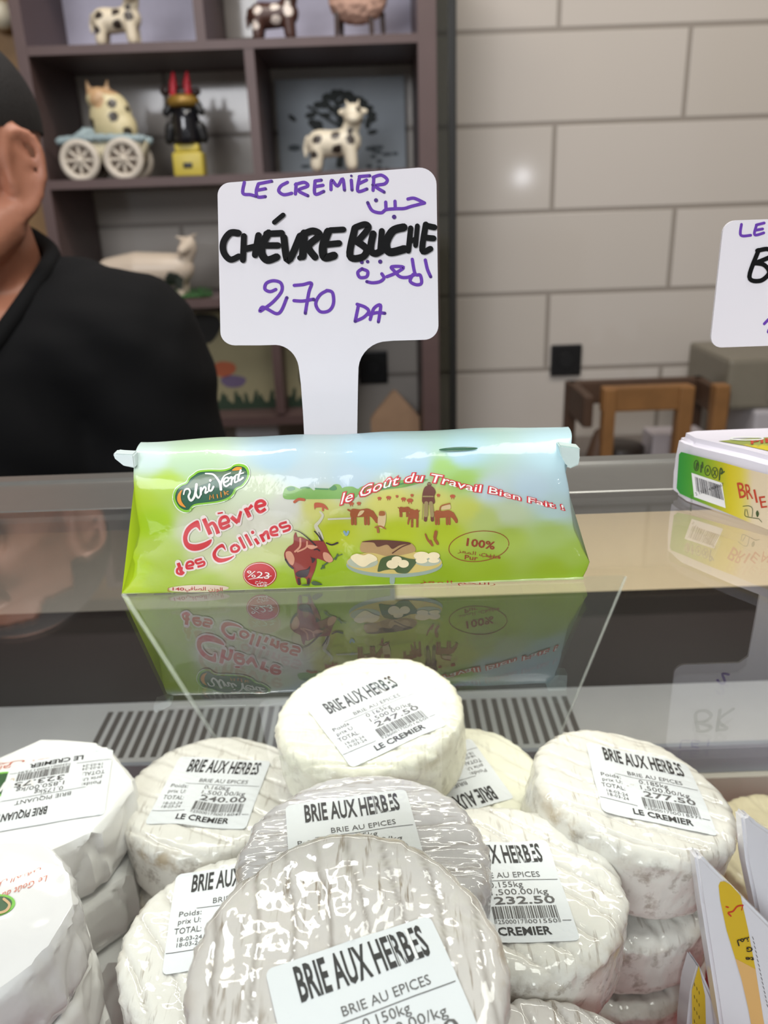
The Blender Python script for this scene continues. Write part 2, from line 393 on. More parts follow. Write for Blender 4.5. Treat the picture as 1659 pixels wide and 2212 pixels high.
# ------------------------------------------------------------------ figurines and things on the shelf
CER = mat_attr('painted ceramic', .38)
def cream_spots(spots, base=C(222, 212, 188), dark=C(48, 38, 32)):
    def f(co):
        for s in spots:
            if (co-Vector(s[:3])).length < s[3]*(1+.25*noise.noise(co*160)): return dark
        return base
    return f
def cow(name, px0, px1, pyb, y, label, spots_seed, base, dark, flip=False, legs_dark=None, tall=True):
    """little standing ceramic cow: body, head, legs, ears and tail melted into one glazed figure"""
    a, b = PY(px0, pyb, y), PY(px1, pyb, y); L = b.x-a.x; z0 = SHZ; o = Vector(((a.x+b.x)/2, y, z0)); s = -1 if flip else 1
    k = L/.115
    V = lambda x, yy, z: Vector((s*x*k, yy*k, z*k))
    bm = bmesh.new()
    tube(bm, [V(-.030, 0, .050), V(.0, 0, .050), V(.026, 0, .053)], [.026*k, .024*k, .025*k], 18)
    for x, yy in ((-.034, -.013), (-.034, .013), (.028, -.013), (.028, .013)): tube(bm, [V(x, yy, .045), V(x*1.1, yy*1.1, .011)], [.014*k, .0115*k], 12)
    tube(bm, [V(.026, 0, .062), V(.036, -.004, .085)], [.018*k, .016*k], 14)
    ell(bm, V(.037, -.008, .098), (.019*k, .020*k, .021*k)); ell(bm, V(.037, -.026, .090), (.013*k, .012*k, .010*k))
    for q_ in (-1, 1): ell(bm, V(.037+q_*.020, -.004, .104), (.009*k, .005*k, .006*k)); tube(bm, [V(.037+q_*.009, -.004, .114), V(.037+q_*.012, -.004, .124)], [.0035*k, .002*k], 8)
    tube(bm, [V(-.054, 0, .062), V(-.060, 0, .045), V(-.058, 0, .03)], [.004*k, .003*k, .004*k], 8)
    me = union(bm, .0022, 5); rnd = random.Random(spots_seed)
    sp = [(*V(*p), r*k) for p, r in (((-.034, -.026, .058), .0095), ((-.040, -.022, .030), .008), ((.004, -.024, .036), .011), ((.002, -.021, .064), .009), ((.031, -.025, .055), .010), ((.03, -.02, .07), .006), ((-.01, .02, .06), .014), ((.03, .02, .04), .012), ((.047, -.02, .106), .006))]
    paint(me, cream_spots(sp, base, dark))
    me.transform(Matrix.Translation(o)); ob = obj(name, me, CER, None, o)
    return tag(ob, label, 'figurine', 'ceramic cow figurines on the shelf unit')
SHZ = .414
CREAM, DK = C(222, 210, 186), C(52, 42, 36)
cow('cow_figurine', 203, 318, 93, 1.76, 'white dark-spotted ceramic cow standing alone on the top shelf board', 1, CREAM, DK)
cow('cow_figurine', 538, 655, 76, 1.77, 'brown ceramic cow with white spots on the top shelf board', 2, C(74, 48, 40), C(226, 214, 204))
SHZ = .183
cow('cow_figurine', 663, 790, 362, 1.76, 'white dark-spotted ceramic cow standing in front of the pale canvas print', 3, C(230, 220, 198), DK)
# pink sheep on thin dark legs
SHZ = .414
a = PY(775, 70, 1.78); o = Vector((a.x, 1.78, SHZ))
t = empty('sheep_figurine', o, 'round pink woolly sheep figurine on thin dark legs on the top shelf', 'figurine')
bm = bmesh.new(); ell(bm, o+Vector((0, 0, .068)), (.056, .034, .042)); tube(bm, [o+Vector((.045, -.01, .085)), o+Vector((.068, -.02, .105))], [.020, .016])
me = union(bm, .003, 4)
for v in me.vertices: v.co += (v.co-o-Vector((0, 0, .068))).normalized()*.003*noise.noise(v.co*120)
pobj('fleece', me, mat('pink wool clay', C(196, 158, 140), .7, var=.15, vs=80), t)
for x, yy in ((-.040, -.012), (-.032, .014), (.024, -.012), (.046, .012)):
    bm = bmesh.new(); tube(bm, [o+Vector((x, yy, .045)), o+Vector((x*1.04, yy, .0045))], [.0052, .004], 10); pobj('leg', bm, mat('dark bronze', C(72, 58, 54), .5), t)
bm = bmesh.new(); ell(bm, o+Vector((.078, -.026, .104)), (.014, .016, .015)); pobj('head', bm, mat('dark bronze', C(72, 58, 54), .5), t)
for i, (px0, px1) in enumerate(((132, 470), (560, 895))):   # white boards standing at the back of the upper cells
    a, b = PY(px0, 60, 1.965), PY(px1, 60, 1.965)
    tag(obj('white_board', box((a.x, 1.962, .4145), (b.x, 1.972, .66)), mat('pale lilac board', C(216, 211, 230), .5), None, None, False),
        ['pale lilac board standing behind the spotted cow on the top shelf', 'pale lilac board standing behind the brown cow and pink sheep'][i], 'board', 'pale boards at the back of the top shelf')
# wagon with a seated cow
SHZ = .183
p0, p1 = PY(147, 380, 1.76), PY(328, 375, 1.76); cx = (p0.x+p1.x)/2; L = p1.x-p0.x; o = Vector((cx, 1.765, SHZ))
t = empty('wagon_figurine', o, 'cream ceramic wagon with spoked wheels carrying a fat spotted cow', 'figurine')
V = lambda x, y, z: o+Vector((x*L, y*L, z*L))
CR = mat('cream glaze', C(214, 206, 178), .4)
bm = bmesh.new()
vs = [V(*p) for p in ((-.50, -.19, .42), (.48, -.19, .42), (.42, -.16, .16), (-.36, -.16, .16), (-.50, .19, .42), (.48, .19, .42), (.42, .16, .16), (-.36, .16, .16))]
vv = [bm.verts.new(p) for p in vs]
for f in ((0, 1, 2, 3), (5, 4, 7, 6), (0, 4, 5, 1), (3, 2, 6, 7), (1, 5, 6, 2), (4, 0, 3, 7)): bm.faces.new([vv[i] for i in f])
bmesh.ops.bevel(bm, geom=bm.edges[:], offset=.005, segments=2, affect='EDGES')
for k in range(7): x = -.09+k*.03; add_box(bm, V(x, -.205, .18), V(x+.016, -.175, .36))
pobj('wagon_bed', bm, CR, t)
bm = bmesh.new(); tube(bm, [V(-.49, -.17, .42), V(-.2, -.20, .445), (V(.1, -.20, .44)), V(.47, -.17, .42)], .045*L, 10); tube(bm, [V(-.49, .17, .42), V(.47, .17, .42)], .045*L, 10)
tube(bm, [V(-.30, -.08, .44), V(-.22, -.02, .52), V(-.12, 0, .5)], .06*L, 10)
me = union(bm, .002, 3)
for v in me.vertices: v.co.z += .003*noise.noise(v.co*170)
pobj('blue_drape', me, mat('pale blue glaze', C(150, 168, 172), .45), t)
for x in (-.27, .24):
    for y in (-.215, .215):
        bm = bmesh.new(); c = V(x, y, .205); R_ = .195*L
        bmesh.ops.create_cone(bm, cap_ends=True, segments=32, radius1=R_*.78, radius2=R_*.78, depth=.006, matrix=Matrix.Translation(c+Vector((0, .003 if y < 0 else -.003, 0))) @ Matrix.Rotation(math.pi/2, 4, 'X'))
        wh = pobj('wheel', bm, mat('grey glaze', C(120, 108, 98), .5), t)
        bm = bmesh.new(); ring = [c+Vector((R_*math.cos(w), 0, R_*math.sin(w))) for w in (2*math.pi*k/28 for k in range(29))]
        tube(bm, ring, .0075, 8); ell(bm, c, (R_*.22, .008, R_*.22))
        for k in range(8):
            w = math.pi*k/4; tube(bm, [c, c+Vector((R_*.95*math.cos(w), 0, R_*.95*math.sin(w)))], .0032, 6)
        for v in bm.verts: v.co -= t.location
        obj('wheel_rim', bm, mat('pale grey glaze', C(205, 196, 182), .45), wh)
bm = bmesh.new()
ell(bm, V(.10, 0, .66), (.25*L, .17*L, .30*L)); ell(bm, V(.20, 0, .55), (.19*L, .17*L, .20*L)); ell(bm, V(.0, -.03, .86), (.15*L, .13*L, .13*L))
for q_ in (-1, 1): tube(bm, [V(q_*.10, -.03, .95), V(q_*.12, -.03, 1.06)], [.04*L, .012*L], 8)
me = union(bm, .0025, 5); sp = [(*V(*p), r*L) for p, r in (((-.13, -.10, .60), .06), ((.17, -.13, .80), .055), ((.17, -.16, .66), .055), ((.30, -.12, .50), .055), ((.3, -.05, .74), .04), ((.1, .15, .7), .08))]
face = V(.0, -.16, .84)
base = cream_spots(sp, C(214, 202, 160), C(62, 54, 42))
paint(me, lambda c: C(196, 160, 120) if (c-face).length < .085*L or c.z > o.z+.90*L else base(c))
pobj('cow', me, CER, t)
# dark bottle figure with red horns on a yellow base
a = PY(412, 368, 1.78); o = Vector((a.x, 1.78, SHZ))
t = empty('bottle_figurine', o, 'dark bottle-shaped bull figurine with red horns on a yellow base', 'figurine')
V = lambda x, y, z: o+Vector((x, y, z))
bm = box(V(-.030, -.022, 0), V(.030, .022, .045), bev=.004); add_box(bm, V(-.024, -.018, .045), V(.024, .018, .060), bev=.003)
pobj('base', bm, mat('mustard yellow paint', C(196, 178, 70), .4), t)
pobj('badge', box(V(-.009, -.0235, .016), V(.009, -.0215, .026), bev=.0008), BLACK, t)
bm = bmesh.new(); lathe(bm, o, [(.026, .060), (.028, .070), (.028, .105), (.025, .118), (.022, .128)])
pobj('bottle', bm, mat('dark glass body', C(24, 24, 28), .12, coat=.5), t)
for x in (-.034, .034):
    bm = bmesh.new(); tube(bm, [V(x*.8, -.005, .128), V(x, -.008, .118)], [.010, .008], 10); tube(bm, [V(x*.85, -.006, .090), V(x*1.0, -.006, .070)], [.012, .010], 10)
    pobj('arm', union(bm, .002, 3), BLACK, t)
bm = bmesh.new(); lathe(bm, o, [(.024, .126), (.031, .129), (.032, .138), (.027, .146), (.02, .148)]); pobj('collar', bm, mat('old gold', C(150, 118, 52), .4, .3), t)
bm = bmesh.new(); ell(bm, V(0, 0, .152), (.018, .016, .014)); ell(bm, V(-.032, -.004, .157), (.011, .008, .010)); ell(bm, V(.026, .004, .154), (.010, .008, .008)); tube(bm, [V(-.032, -.004, .157), V(.026, .004, .154)], .006, 8)
pobj('head', union(bm, .002, 3), mat('dark brown paint', C(50, 34, 30), .45), t)
for x in (-.016, .011):
    bm = bmesh.new(); tube(bm, [V(x, -.006, .150), V(x+.001, -.006, .170), V(x+.003, -.005, .186)], [.0085, .007, .003], 12); pobj('horn', bm, mat('red paint', C(196, 34, 52), .35), t)
# canvas print leaning in the right cell
def canvas(label, pxs, y, z0, z1, base, arts, cat='picture', th=.012):
    a, b = PY(pxs[0], pxs[2], y), PY(pxs[1], pxs[2], y)
    o = Vector(((a.x+b.x)/2, y, z0)); c = tag(obj('canvas_print', box((a.x, y, z0), (b.x, y+th, z1), bev=.001), base, None, o, False), label, cat)
    for nm, m, pcs in arts: decal(nm, pcs, lambda x, yy: Vector((a.x+x*(b.x-a.x), y-.0006, z0+yy*(z1-z0))), m, c)
    return c
rnd = random.Random(4)
lv = []
for k in range(46):
    x = rnd.gauss(.48, .2); yy = .72-abs(x-.48)*.55+rnd.uniform(-.16, .16)
    if .03 < x < .97 and yy < .97: lv += ellipse(x, yy, rnd.uniform(.02, .05), rnd.uniform(.02, .05), rnd.random()*3, 10)
lv += stroke([(.47, .1), (.5, .45), (.46, .8)], (.06, .03), smooth=True)+stroke([(.5, .5), (.7, .75)], .03)+stroke([(.49, .5), (.25, .72)], .03)
wr = []
for k in range(16): x, yy = rnd.uniform(.66, .92), rnd.uniform(.04, .3); wr += ellipse(x, yy, .025, .02, 0, 8)
wr += ellipse(.12, .3, .05, .035)+ellipse(.2, .1, .04, .02)
canvas('pale blue grey canvas print of a dark spreading tree behind a spotted cow', (602, 876, 300), 1.955, .1835, .375, mat('blue grey canvas', C(164, 172, 178), .8, var=.2, vs=12),
       [('tree_print', mat('dark tree ink', C(58, 62, 60), .8), lv), ('foliage_print', mat('faded ink', C(84, 92, 96), .8), wr)])
# white goat on a green base, lower cell
SHZ = -.052
a = PY(345, 640, 1.77); o = Vector((a.x-.01, 1.77, SHZ)); V = lambda x, y, z: o+Vector((x, y, z))
t = empty('goat_figurine', o, 'long white goat figurine with dark belly patch standing on green turf', 'figurine')
bm = bmesh.new()
tube(bm, [V(-.085, 0, .058), V(-.03, 0, .060), V(.03, 0, .058), V(.060, 0, .060)], [.028, .036, .034, .030], 18)
for x, yy in ((-.085, -.014), (-.08, .014), (.058, -.014), (.062, .014)): tube(bm, [V(x, yy, .05), V(x+.002, yy, .004)], [.013, .008], 10)
tube(bm, [V(.065, 0, .068), V(.085, -.004, .098)], [.019, .016]); tube(bm, [V(.084, -.006, .106), V(.074, -.028, .096)], [.017, .010])
for q_ in (-1, 1): tube(bm, [V(.085, q_*.008, .115), V(.062+.02*(q_ > 0), q_*.012, .122)], [.006, .003], 8); tube(bm, [V(.088, q_*.006, .118), V(.102, q_*.016, .128)], [.005, .002], 8)
me = union(bm, .0026, 5); sp = [(*V(.050, -.026, .035), .020), (*V(-.105, -.0, .06), .014), (*V(.03, .02, .03), .02)]
paint(me, cream_spots(sp, C(205, 190, 172), C(52, 58, 52))); pobj('body', me, CER, t)
bm = bmesh.new(); ell(bm, V(0, 0, .0035), (.125, .035, .006)); bmesh.ops.delete(bm, geom=[v for v in bm.verts if v.co.z < o.z-.0005], context='VERTS')
for k in range(90):
    x, yy = rnd.uniform(-.11, .115), rnd.uniform(-.028, .028); tube(bm, [V(x, yy, .004), V(x+rnd.uniform(-.004, .004), yy, rnd.uniform(.012, .020))], [.003, .001], 5)
pobj('turf_base', bm, mat('green turf', C(52, 92, 48), .8, var=.3, vs=90), t)
# cow canvas on the lower board
hv = lambda L: blob(L, 4)
canvas('large canvas print of black and white cows and flowers on the lower shelf', (395, 700, 800), 1.80, -.3035, -.088, mat('olive cream canvas', C(150, 143, 112), .8, var=.12, vs=14),
       [('cow_print', mat('black cow ink', C(34, 34, 32), .8), hv([(.1, .97), (.27, .97), (.30, .85), (.22, .70), (.14, .74)])+hv([(.56, .97), (.66, .97), (.72, .85), (.64, .80), (.6, .68), (.56, .72), (.58, .84)])+hv([(.74, .97), (.98, .97), (.97, .70), (.86, .62), (.80, .70)])+hv([(.86, .45), (.97, .5), (.98, .1), (.88, .12), (.82, .3)])),
        ('flower_print', mat('red flower ink', C(170, 92, 62), .8), hv([(.20, .42), (.26, .50), (.36, .48), (.37, .40), (.28, .34)])),
        ('violet_print', mat('violet flower ink', C(104, 90, 120), .8), hv([(.26, .32), (.34, .36), (.44, .32), (.40, .24), (.30, .24)])),
        ('grass_print', mat('green ink', C(44, 62, 46), .8), [p for k in range(26) for p in stroke([(k/25, 0), (k/25+rnd.uniform(-.03, .03), rnd.uniform(.08, .2))], (.05, .02), smooth=False)]+poly([(0, 0), (1, 0), (1, .07), (0, .07)]))])
# white card and cutting board on the bottom board
canvas('small white card with an orange picture under the lower shelf board', (513, 604, 965), 1.78, -.5795, -.335, mat('white card', C(205, 205, 212), .6),
       [('picture_print', mat('orange print', C(206, 172, 132), .7), poly([(.2, .45), (.8, .45), (.8, .82), (.2, .82)]))], 'card', .004)
a, b = PY(803, 960, 1.82), PY(907, 960, 1.82); w = b.x-a.x; zt = PY(858, 845, 1.82).z
def cut_outline(): return [(0, -.58), (1, -.58), (1, .40), (.92, .52), (.66, .84), (.54, 1.0), (.46, 1.0), (.34, .84), (.08, .52), (0, .40)]
bm = bmesh.new(); zz = lambda v: zt-.105*(1-v) if v > 0 else -.5795+(v+.58)/.58*(zt-.105+.5795)
A_ = [bm.verts.new((a.x+x*w, 1.82, zz(v))) for x, v in cut_outline()]; B_ = [bm.verts.new((a.x+x*w, 1.836, zz(v))) for x, v in cut_outline()]
bm.faces.new(A_[::-1]); bm.faces.new(B_)
for i in range(10): bm.faces.new((A_[i], A_[(i+1) % 10], B_[(i+1) % 10], B_[i]))
bmesh.ops.recalc_face_normals(bm, faces=bm.faces)
tag(obj('cutting_board', bm, mat('pale beech wood', C(172, 140, 112), .55, var=.15, vs=30), None, (a.x+w/2, 1.825, -.5795), False), 'pale wooden cutting board with a pointed top standing under the shelf', 'cutting board')

# ------------------------------------------------------------------ back counter with crate and machine
CT = -.445
tag(obj('back_counter', box((.19, 1.45, FLOOR), (1.6, 1.975, CT), bev=.003), mat('grey counter', C(120, 112, 106), .5), None, (.9, 1.7, FLOOR), False), 'low grey work counter along the tiled wall under the wooden crate', 'counter')
ct = empty('wooden_crate', (PY(1430, 900, 1.62).x, 1.64, CT), 'open brown wooden crate frame standing on the counter before the tiles', 'crate')
P0 = PY(1268, 862, 1.58); P1 = PY(1590, 850, 1.58); zt = P0.z
CW = mat('brown crate wood', C(132, 92, 50), .55, var=.3, vs=22); CD = mat('dark crate wood', C(74, 52, 36), .6, var=.3, vs=22)
def beam(name, lo, hi, m): pobj(name, box(lo, hi, bev=.004), m, ct, False)
beam('top_rail', (P0.x+.03, 1.575, zt-.028), (P1.x-.09, 1.60, zt+.022), CW); beam('top_rail', (P0.x+.0, 1.74, zt-.05), (P1.x, 1.765, zt), CD)
for x, w_ in ((P0.x+.045, .024), (P1.x-.10, .03), (P1.x-.03, .03)): beam('post', (x-w_/2, 1.570, CT), (x+w_/2, 1.60, zt+.02), CW if x < P1.x-.08 else CD if x < P1.x-.05 else CW)
for x in (P0.x+.008, P1.x-.01): beam('post', (x-.012, 1.74, CT), (x+.012, 1.765, zt), CD)
beam('side_board', (P0.x, 1.60, zt-.065), (P0.x+.02, 1.74, zt), CD); beam('side_board', (P1.x-.02, 1.60, zt-.055), (P1.x, 1.74, zt), CD); beam('bottom_slat', (P0.x+.02, 1.60, CT+.006), (P1.x-.02, 1.74, CT+.02), CD)
bm = bmesh.new(); tube(bm, [(P0.x+.04, 1.61, zt-.085), (P0.x+.03, 1.60, zt-.13)], [.016, .022], 10); pobj('bracket', bm, CD, ct)
p = PY(1340, 965, 1.66); bm = bmesh.new(); lathe(bm, (p.x, 1.66, CT+.02), [(.035, 0), (.045, .01), (.05, .045), (.044, .05)]); tag(obj('dark_bowl', bm, mat('dark brown bowl', C(46, 36, 30), .45), None, (p.x, 1.66, CT+.02)), 'dark brown bowl sitting inside the wooden crate', 'bowl')
p = PY(1455, 950, 1.66); tag(obj('white_carton', box((p.x-.055, 1.63, CT+.0205), (p.x+.06, 1.70, CT+.095), bev=.004), mat('white carton', C(180, 172, 174), .5), None, (p.x, 1.66, CT+.02), False), 'plain white carton standing inside the wooden crate', 'carton')
p = PY(1600, 880, 1.72); z1 = PY(1600, 765, 1.72).z
mc = empty('counter_machine', (p.x+.13, 1.72, CT), 'boxy grey and white counter appliance beside the wooden crate', 'appliance')
zm = PY(1620, 873, 1.72).z
pobj('lower_body', box((p.x+.005, 1.66, CT), (p.x+.42, 1.90, zm), bev=.008), mat('white enamel', C(178, 174, 178), .35), mc, False)
pobj('upper_body', box((p.x-.058, 1.67, zm+.0005), (p.x+.42, 1.90, z1), bev=.01), mat('olive grey enamel', C(124, 118, 104), .4), mc, False)
pobj('panel_door', box((p.x+.03, 1.6655, zm+.02), (p.x+.40, 1.669, z1-.02), bev=.0015), mat('grey door enamel', C(136, 131, 118), .4), mc, False)
# ------------------------------------------------------------------ the seller behind the case
SKIN = NT('skin'); v = SKIN.obj()
SKIN.P(Base_Color=SKIN.mix(SKIN.noise(v, 30, 3), C(158, 104, 80), C(182, 124, 98)), Roughness=.5, Subsurface_Weight=.06, Subsurface_Scale=.01,
       Normal=SKIN.bump(SKIN.noise(v, 500, 2), .15, .0006))
pb = Vector((-.362, .745, FLOOR)); V = lambda x, y, z: Vector((pb.x+x, pb.y+y, z))
def body_core(bm, g=0.):
    tube(bm, [V(0, .02, -.50), V(0, .02, -.36), V(0, .01, -.20), V(0, .0, -.06)], [.150+g, .145+g, .152+g, .135+g], 22, .74)
    tube(bm, [V(-.128, .0, -.005), V(.128, .0, -.005)], [.066+g, .066+g], 18)
    tube(bm, [V(0, .01, .02), V(.140, .0, -.01)], [.060+g, .055+g], 16); tube(bm, [V(0, .01, .02), V(-.140, .0, -.01)], [.060+g, .055+g], 16)
def arm(bm, s, g=0., hand=False):
    # upper arm down, forearm folded forward and inward at the elbow
    tube(bm, [V(s*.140, -.005, -.012), V(s*.162, -.03, -.15), V(s*.162, -.06, -.275)], [.058+g, .052+g, .045+g], 16)
    tube(bm, [V(s*.162, -.06, -.275), V(s*.13, -.12, -.31), V(s*.075, -.155, -.295)], [.045+g, .040+g, (.030 if hand else .034)+g], 16)
    if hand:
        p = V(s*.075, -.155, -.295); d = Vector((-s*.92, -.22, .10)).normalized(); up = Vector((0, 0, 1)); side = d.cross(up).normalized()*s
        pc = p+d*.055; tube(bm, [p, p+d*.03, p+d*.085], [.027, .034, .036], 14, .5)
        for k, (o_, L) in enumerate(((-.027, .066), (-.009, .076), (.009, .072), (.027, .056))):
            b0 = p+d*.088+side*o_; tube(bm, [b0, b0+d*L*.45-up*.004, b0+d*L*.75-up*.016, b0+d*L*.85-up*.032], [.0095, .009, .0082, .007], 10)
        b0 = p+d*.03-side*.034; tube(bm, [b0, b0+d*.025-side*.018-up*.006, b0+d*.05-side*.022-up*.014], [.012, .0105, .0085], 10)
bm = bmesh.new(); body_core(bm); arm(bm, 1, 0, True); arm(bm, -1, 0, True)
for s in (-1, 1):
    tube(bm, [V(s*.085, .02, -.50), V(s*.09, .01, -.90), V(s*.092, .03, -1.28)], [.088, .058, .042], 16); tube(bm, [V(s*.092, .03, -1.315), V(s*.10, -.12, -1.325)], [.034, .028], 12)
# neck and head: face turned a little towards the customer's left-hand side
tube(bm, [V(0, .035, -.01), V(0, .015, .06), V(-.004, .0, .12)], [.074, .064, .062], 20)
HC = V(-.004, -.012, .163); hd = Matrix.Rotation(math.radians(-16), 3, "Z"); H = lambda x, y, z: HC+hd @ Vector((x, y, z))
ell(bm, H(0, .012, .025), (.077, .094, .088), hd); ell(bm, H(0, -.022, -.03), (.066, .072, .078), hd); ell(bm, H(0, -.045, -.085), (.042, .040, .034), hd)
tube(bm, [H(0, -.092, .012), H(0, -.108, -.018), H(0, -.112, -.034)], [.009, .012, .014], 10)
for s in (-1, 1):
    ell(bm, H(s*.012, -.100, -.038), (.009, .010, .008)); ell(bm, H(s*.035, -.083, .032), (.026, .012, .010)); ell(bm, H(s*.040, -.075, -.022), (.022, .016, .018)); ell(bm, H(s*.032, -.083, .012), .013)
    tube(bm, [H(s*.058, .0, -.05), H(s*.045, -.05, -.085)], [.022, .018], 10)
tube(bm, [H(-.022, -.090, -.062), H(0, -.098, -.060), H(.022, -.090, -.062)], [.005, .007, .005], 8); tube(bm, [H(-.018, -.090, -.071), H(0, -.096, -.073), H(.018, -.090, -.071)], [.005, .007, .005], 8)
def ear(bm, s):
    # rim, inner fold, bowl, tragus and lobe, standing off the side of the head
    E_ = lambda f, u: H(s*(.080+.017*max(-.3, f)), .012-.019*f*-1-.004, -.012) + hd @ Vector((s*.006*f, .010*f, u))
    P_ = lambda a, u, o=0: H(s*(.0765+o+.55*max(0, a)), .006+.62*a, -.014+u)
    rim = [P_(-.010, -.002), P_(-.012, .016), P_(-.004, .031), P_(.010, .036), P_(.022, .031), P_(.028, .016), P_(.027, .0), P_(.020, -.014), P_(.010, -.024)]
    tube(bm, rim, [.0035, .0040, .0042, .0042, .0042, .0042, .0040, .0040, .0055], 10)
    tube(bm, [P_(.010, -.024), P_(.002, -.029), P_(-.004, -.024)], [.0062, .0066, .0050], 10)
    tube(bm, [P_(.006, .022, -.002), P_(.014, .012, -.001), P_(.015, -.002, -.001), P_(.007, -.013, -.001), P_(-.003, -.013)], [.0032, .0036, .0036, .0034, .0034], 8)
    tube(bm, [P_(-.008, -.004), P_(-.006, -.010)], [.0045, .0045], 8)
    for a, u, r in ((.010, .016, .013), (.008, .004, .014), (.006, -.010, .012), (.014, .022, .010), (.016, .010, .010), (.013, -.004, .013), (.017, .002, .012), (.010, .008, .013)): ell(bm, P_(a, u, -.008), (.0055, r*.9, r), hd)
ear(bm, 1); ear(bm, -1)
me = union(bm, .0036, 3)
person = tag(obj('person', me, SKIN.m, None, pb), 'person in black long-sleeved top with short dark hair standing behind the cheese case', 'person')
bm = bmesh.new(); body_core(bm, .014); arm(bm, 1, .013); arm(bm, -1, .013)
tube(bm, [V(0, .03, .0), V(.0, .026, .036)], [.090, .088], 22)
tube(bm, [V(0, .03, .03), V(.09, .012, .030), V(.150, .0, -.004)], [.062, .055, .058], 18); tube(bm, [V(0, .03, .03), V(-.09, .012, .030), V(-.150, .0, -.004)], [.062, .055, .058], 18)
me = union(bm, .006, 6)
neck = V(-.004, -.02, .13)
for v in me.vertices:   # folds across the sleeve and the chest
    c = v.co; f = math.sin((c.z*1.0+.55*(c.x-pb.x)+.35*c.y)*95+3*noise.noise(c*9))
    v.co += v.normal*(.0028*f*max(0, noise.noise(c*6+Vector((3, 1, 2)))+.35)+.003*noise.noise(c*22))
# open neckline: cut the cloth away around the neck
bm = bmesh.new(); bm.from_mesh(me); bpy.data.meshes.remove(me)
nd = Vector((.10, -.55, .83)).normalized(); n0 = V(.0, -.02, .045)
cb = BVHTree.FromBMesh(bm); ring = []
for k in range(41):
    a = 2*math.pi*k/40; rx, ry = .080, (.078 if math.sin(a) > 0 else .098); p = Vector((n0.x+rx*math.cos(a), n0.y+.012+ry*math.sin(a), .5)); h = cb.ray_cast(p, Vector((0, 0, -1))); ring.append(h[0]+Vector((0, 0, .001)))
for _ in range(4): ring = [(ring[(k-1) % 40]+ring[k % 40]*2+ring[(k+1) % 40])/4 for k in range(40)]; ring.append(ring[0])
bmesh.ops.delete(bm, geom=[v for v in bm.verts if v.co.z > -.10 and ((v.co.x-n0.x)/.080)**2+((v.co.y-n0.y-.012)/(.078 if v.co.y > n0.y+.012 else .098))**2 < .97 and v.normal.z > .05], context='VERTS')
cl = bmesh.new(); tube(cl, ring, .0075, 10)
mp = {v: bm.verts.new(v.co) for v in cl.verts}
for f in cl.faces: bm.faces.new([mp[v] for v in f.verts])
cl.free()
shirt = pobj('shirt', bm, mat('black jersey', C(5, 5, 6), .9, spec=.25, var=.15, vs=200, bump=.2, bs=900, bd=.0004), person)
bm = bmesh.new(); tube(bm, [V(0, .02, -.47), V(0, .02, -.52)], [.158, .155], 20, .78)
for s in (-1, 1): tube(bm, [V(s*.085, .02, -.54), V(s*.09, .01, -.90), V(s*.092, .03, -1.26)], [.100, .078, .066], 16)
pobj('trousers', union(bm, .008, 5), mat('dark blue denim', C(34, 40, 56), .8), person)
for s in (-1, 1):
    bm = bmesh.new(); tube(bm, [V(s*.092, .045, -1.302), V(s*.10, -.06, -1.312), V(s*.105, -.14, -1.318)], [.042, .040, .030], 14); me = union(bm, .005, 3)
    for v in me.vertices: v.co.z = max(v.co.z, FLOOR+.001)
    pobj('shoe', me, BLACK, person)
bm = bmesh.new(); ell(bm, H(0, .014, .031), (.0785, .0965, .0800), hd, 40); ell(bm, H(0, .055, .02), (.060, .054, .062), hd, 40)
me = union(bm, .004, 3); bm = bmesh.new(); bm.from_mesh(me); bpy.data.meshes.remove(me); hi = hd.inverted()
def off(c):
    p = hi @ (c-HC); front = -.035 if p.z > .07 else -.012 if p.z > .022 else .012
    if p.z > .07: front = -.075
    return p.z < -.055 or p.y < front-(.03 if p.z > .05 else 0) or p.z < .020+.007*noise.noise(c*60)
bmesh.ops.delete(bm, geom=[v for v in bm.verts if off(v.co)], context='VERTS')
pobj('hair', bm, mat('short black hair', C(26, 23, 22), .7, var=.3, vs=300, bump=.6, bs=700, bd=.0015), person)

# ------------------------------------------------------------------ wrapped goat cheese log on the glass
YC, HD, HH = .2615, .0185, .0236
LZ = [(-.001, -.0888), (.0008, -.0882), (.0030, -.0858), (.0075, -.0832), (.0110, -.0826), (.0140, -.0831), (.0180, -.0808), (.0222, -.0796), (.0310, -.0796), (.0430, -.0798), (.0475, -.0802)]
RZ = [(-.001, .0652), (.0008, .0656), (.0058, .0676), (.0113, .0647), (.0186, .0616), (.0295, .0599), (.0395, .0582), (.0440, .0610), (.0475, .0625)]
def lerp(T, z):
    if z <= T[0][0]: return T[0][1]
    for (a, p), (b, q_) in zip(T, T[1:]):
        if z <= b: k = (z-a)/(b-a); k = k*k*(3-2*k)*.5+k*.5; return p+(q_-p)*k
    return T[-1][1]
def wr(x, z): return .0007*noise.noise(Vector((x*28, 1, z*70)))+.0004*noise.noise(Vector((x*90, 4, z*120)))
def pk_front(x, z):
    """depth y of the front of the wrapper at (x, z)"""
    xl, xr = lerp(LZ, z), lerp(RZ, z); t = max(-1, min(1, 2*(x-xl)/(xr-xl)-1))
    e = (max(0, 1-abs(t)**9))**.6; zn = max(-1, min(1, (z-HH)/HH)); n = 2.5; g = 1 if zn < 0 else ((1-abs(zn)**n)**(1/n) if abs(zn) < 1 else 0)
    if zn < 0: g = 1-.04*abs(zn)**8
    return YC-HD*g-wr(x, z)*e*g+.0022*(1-e)*(1-.8*abs(zn))
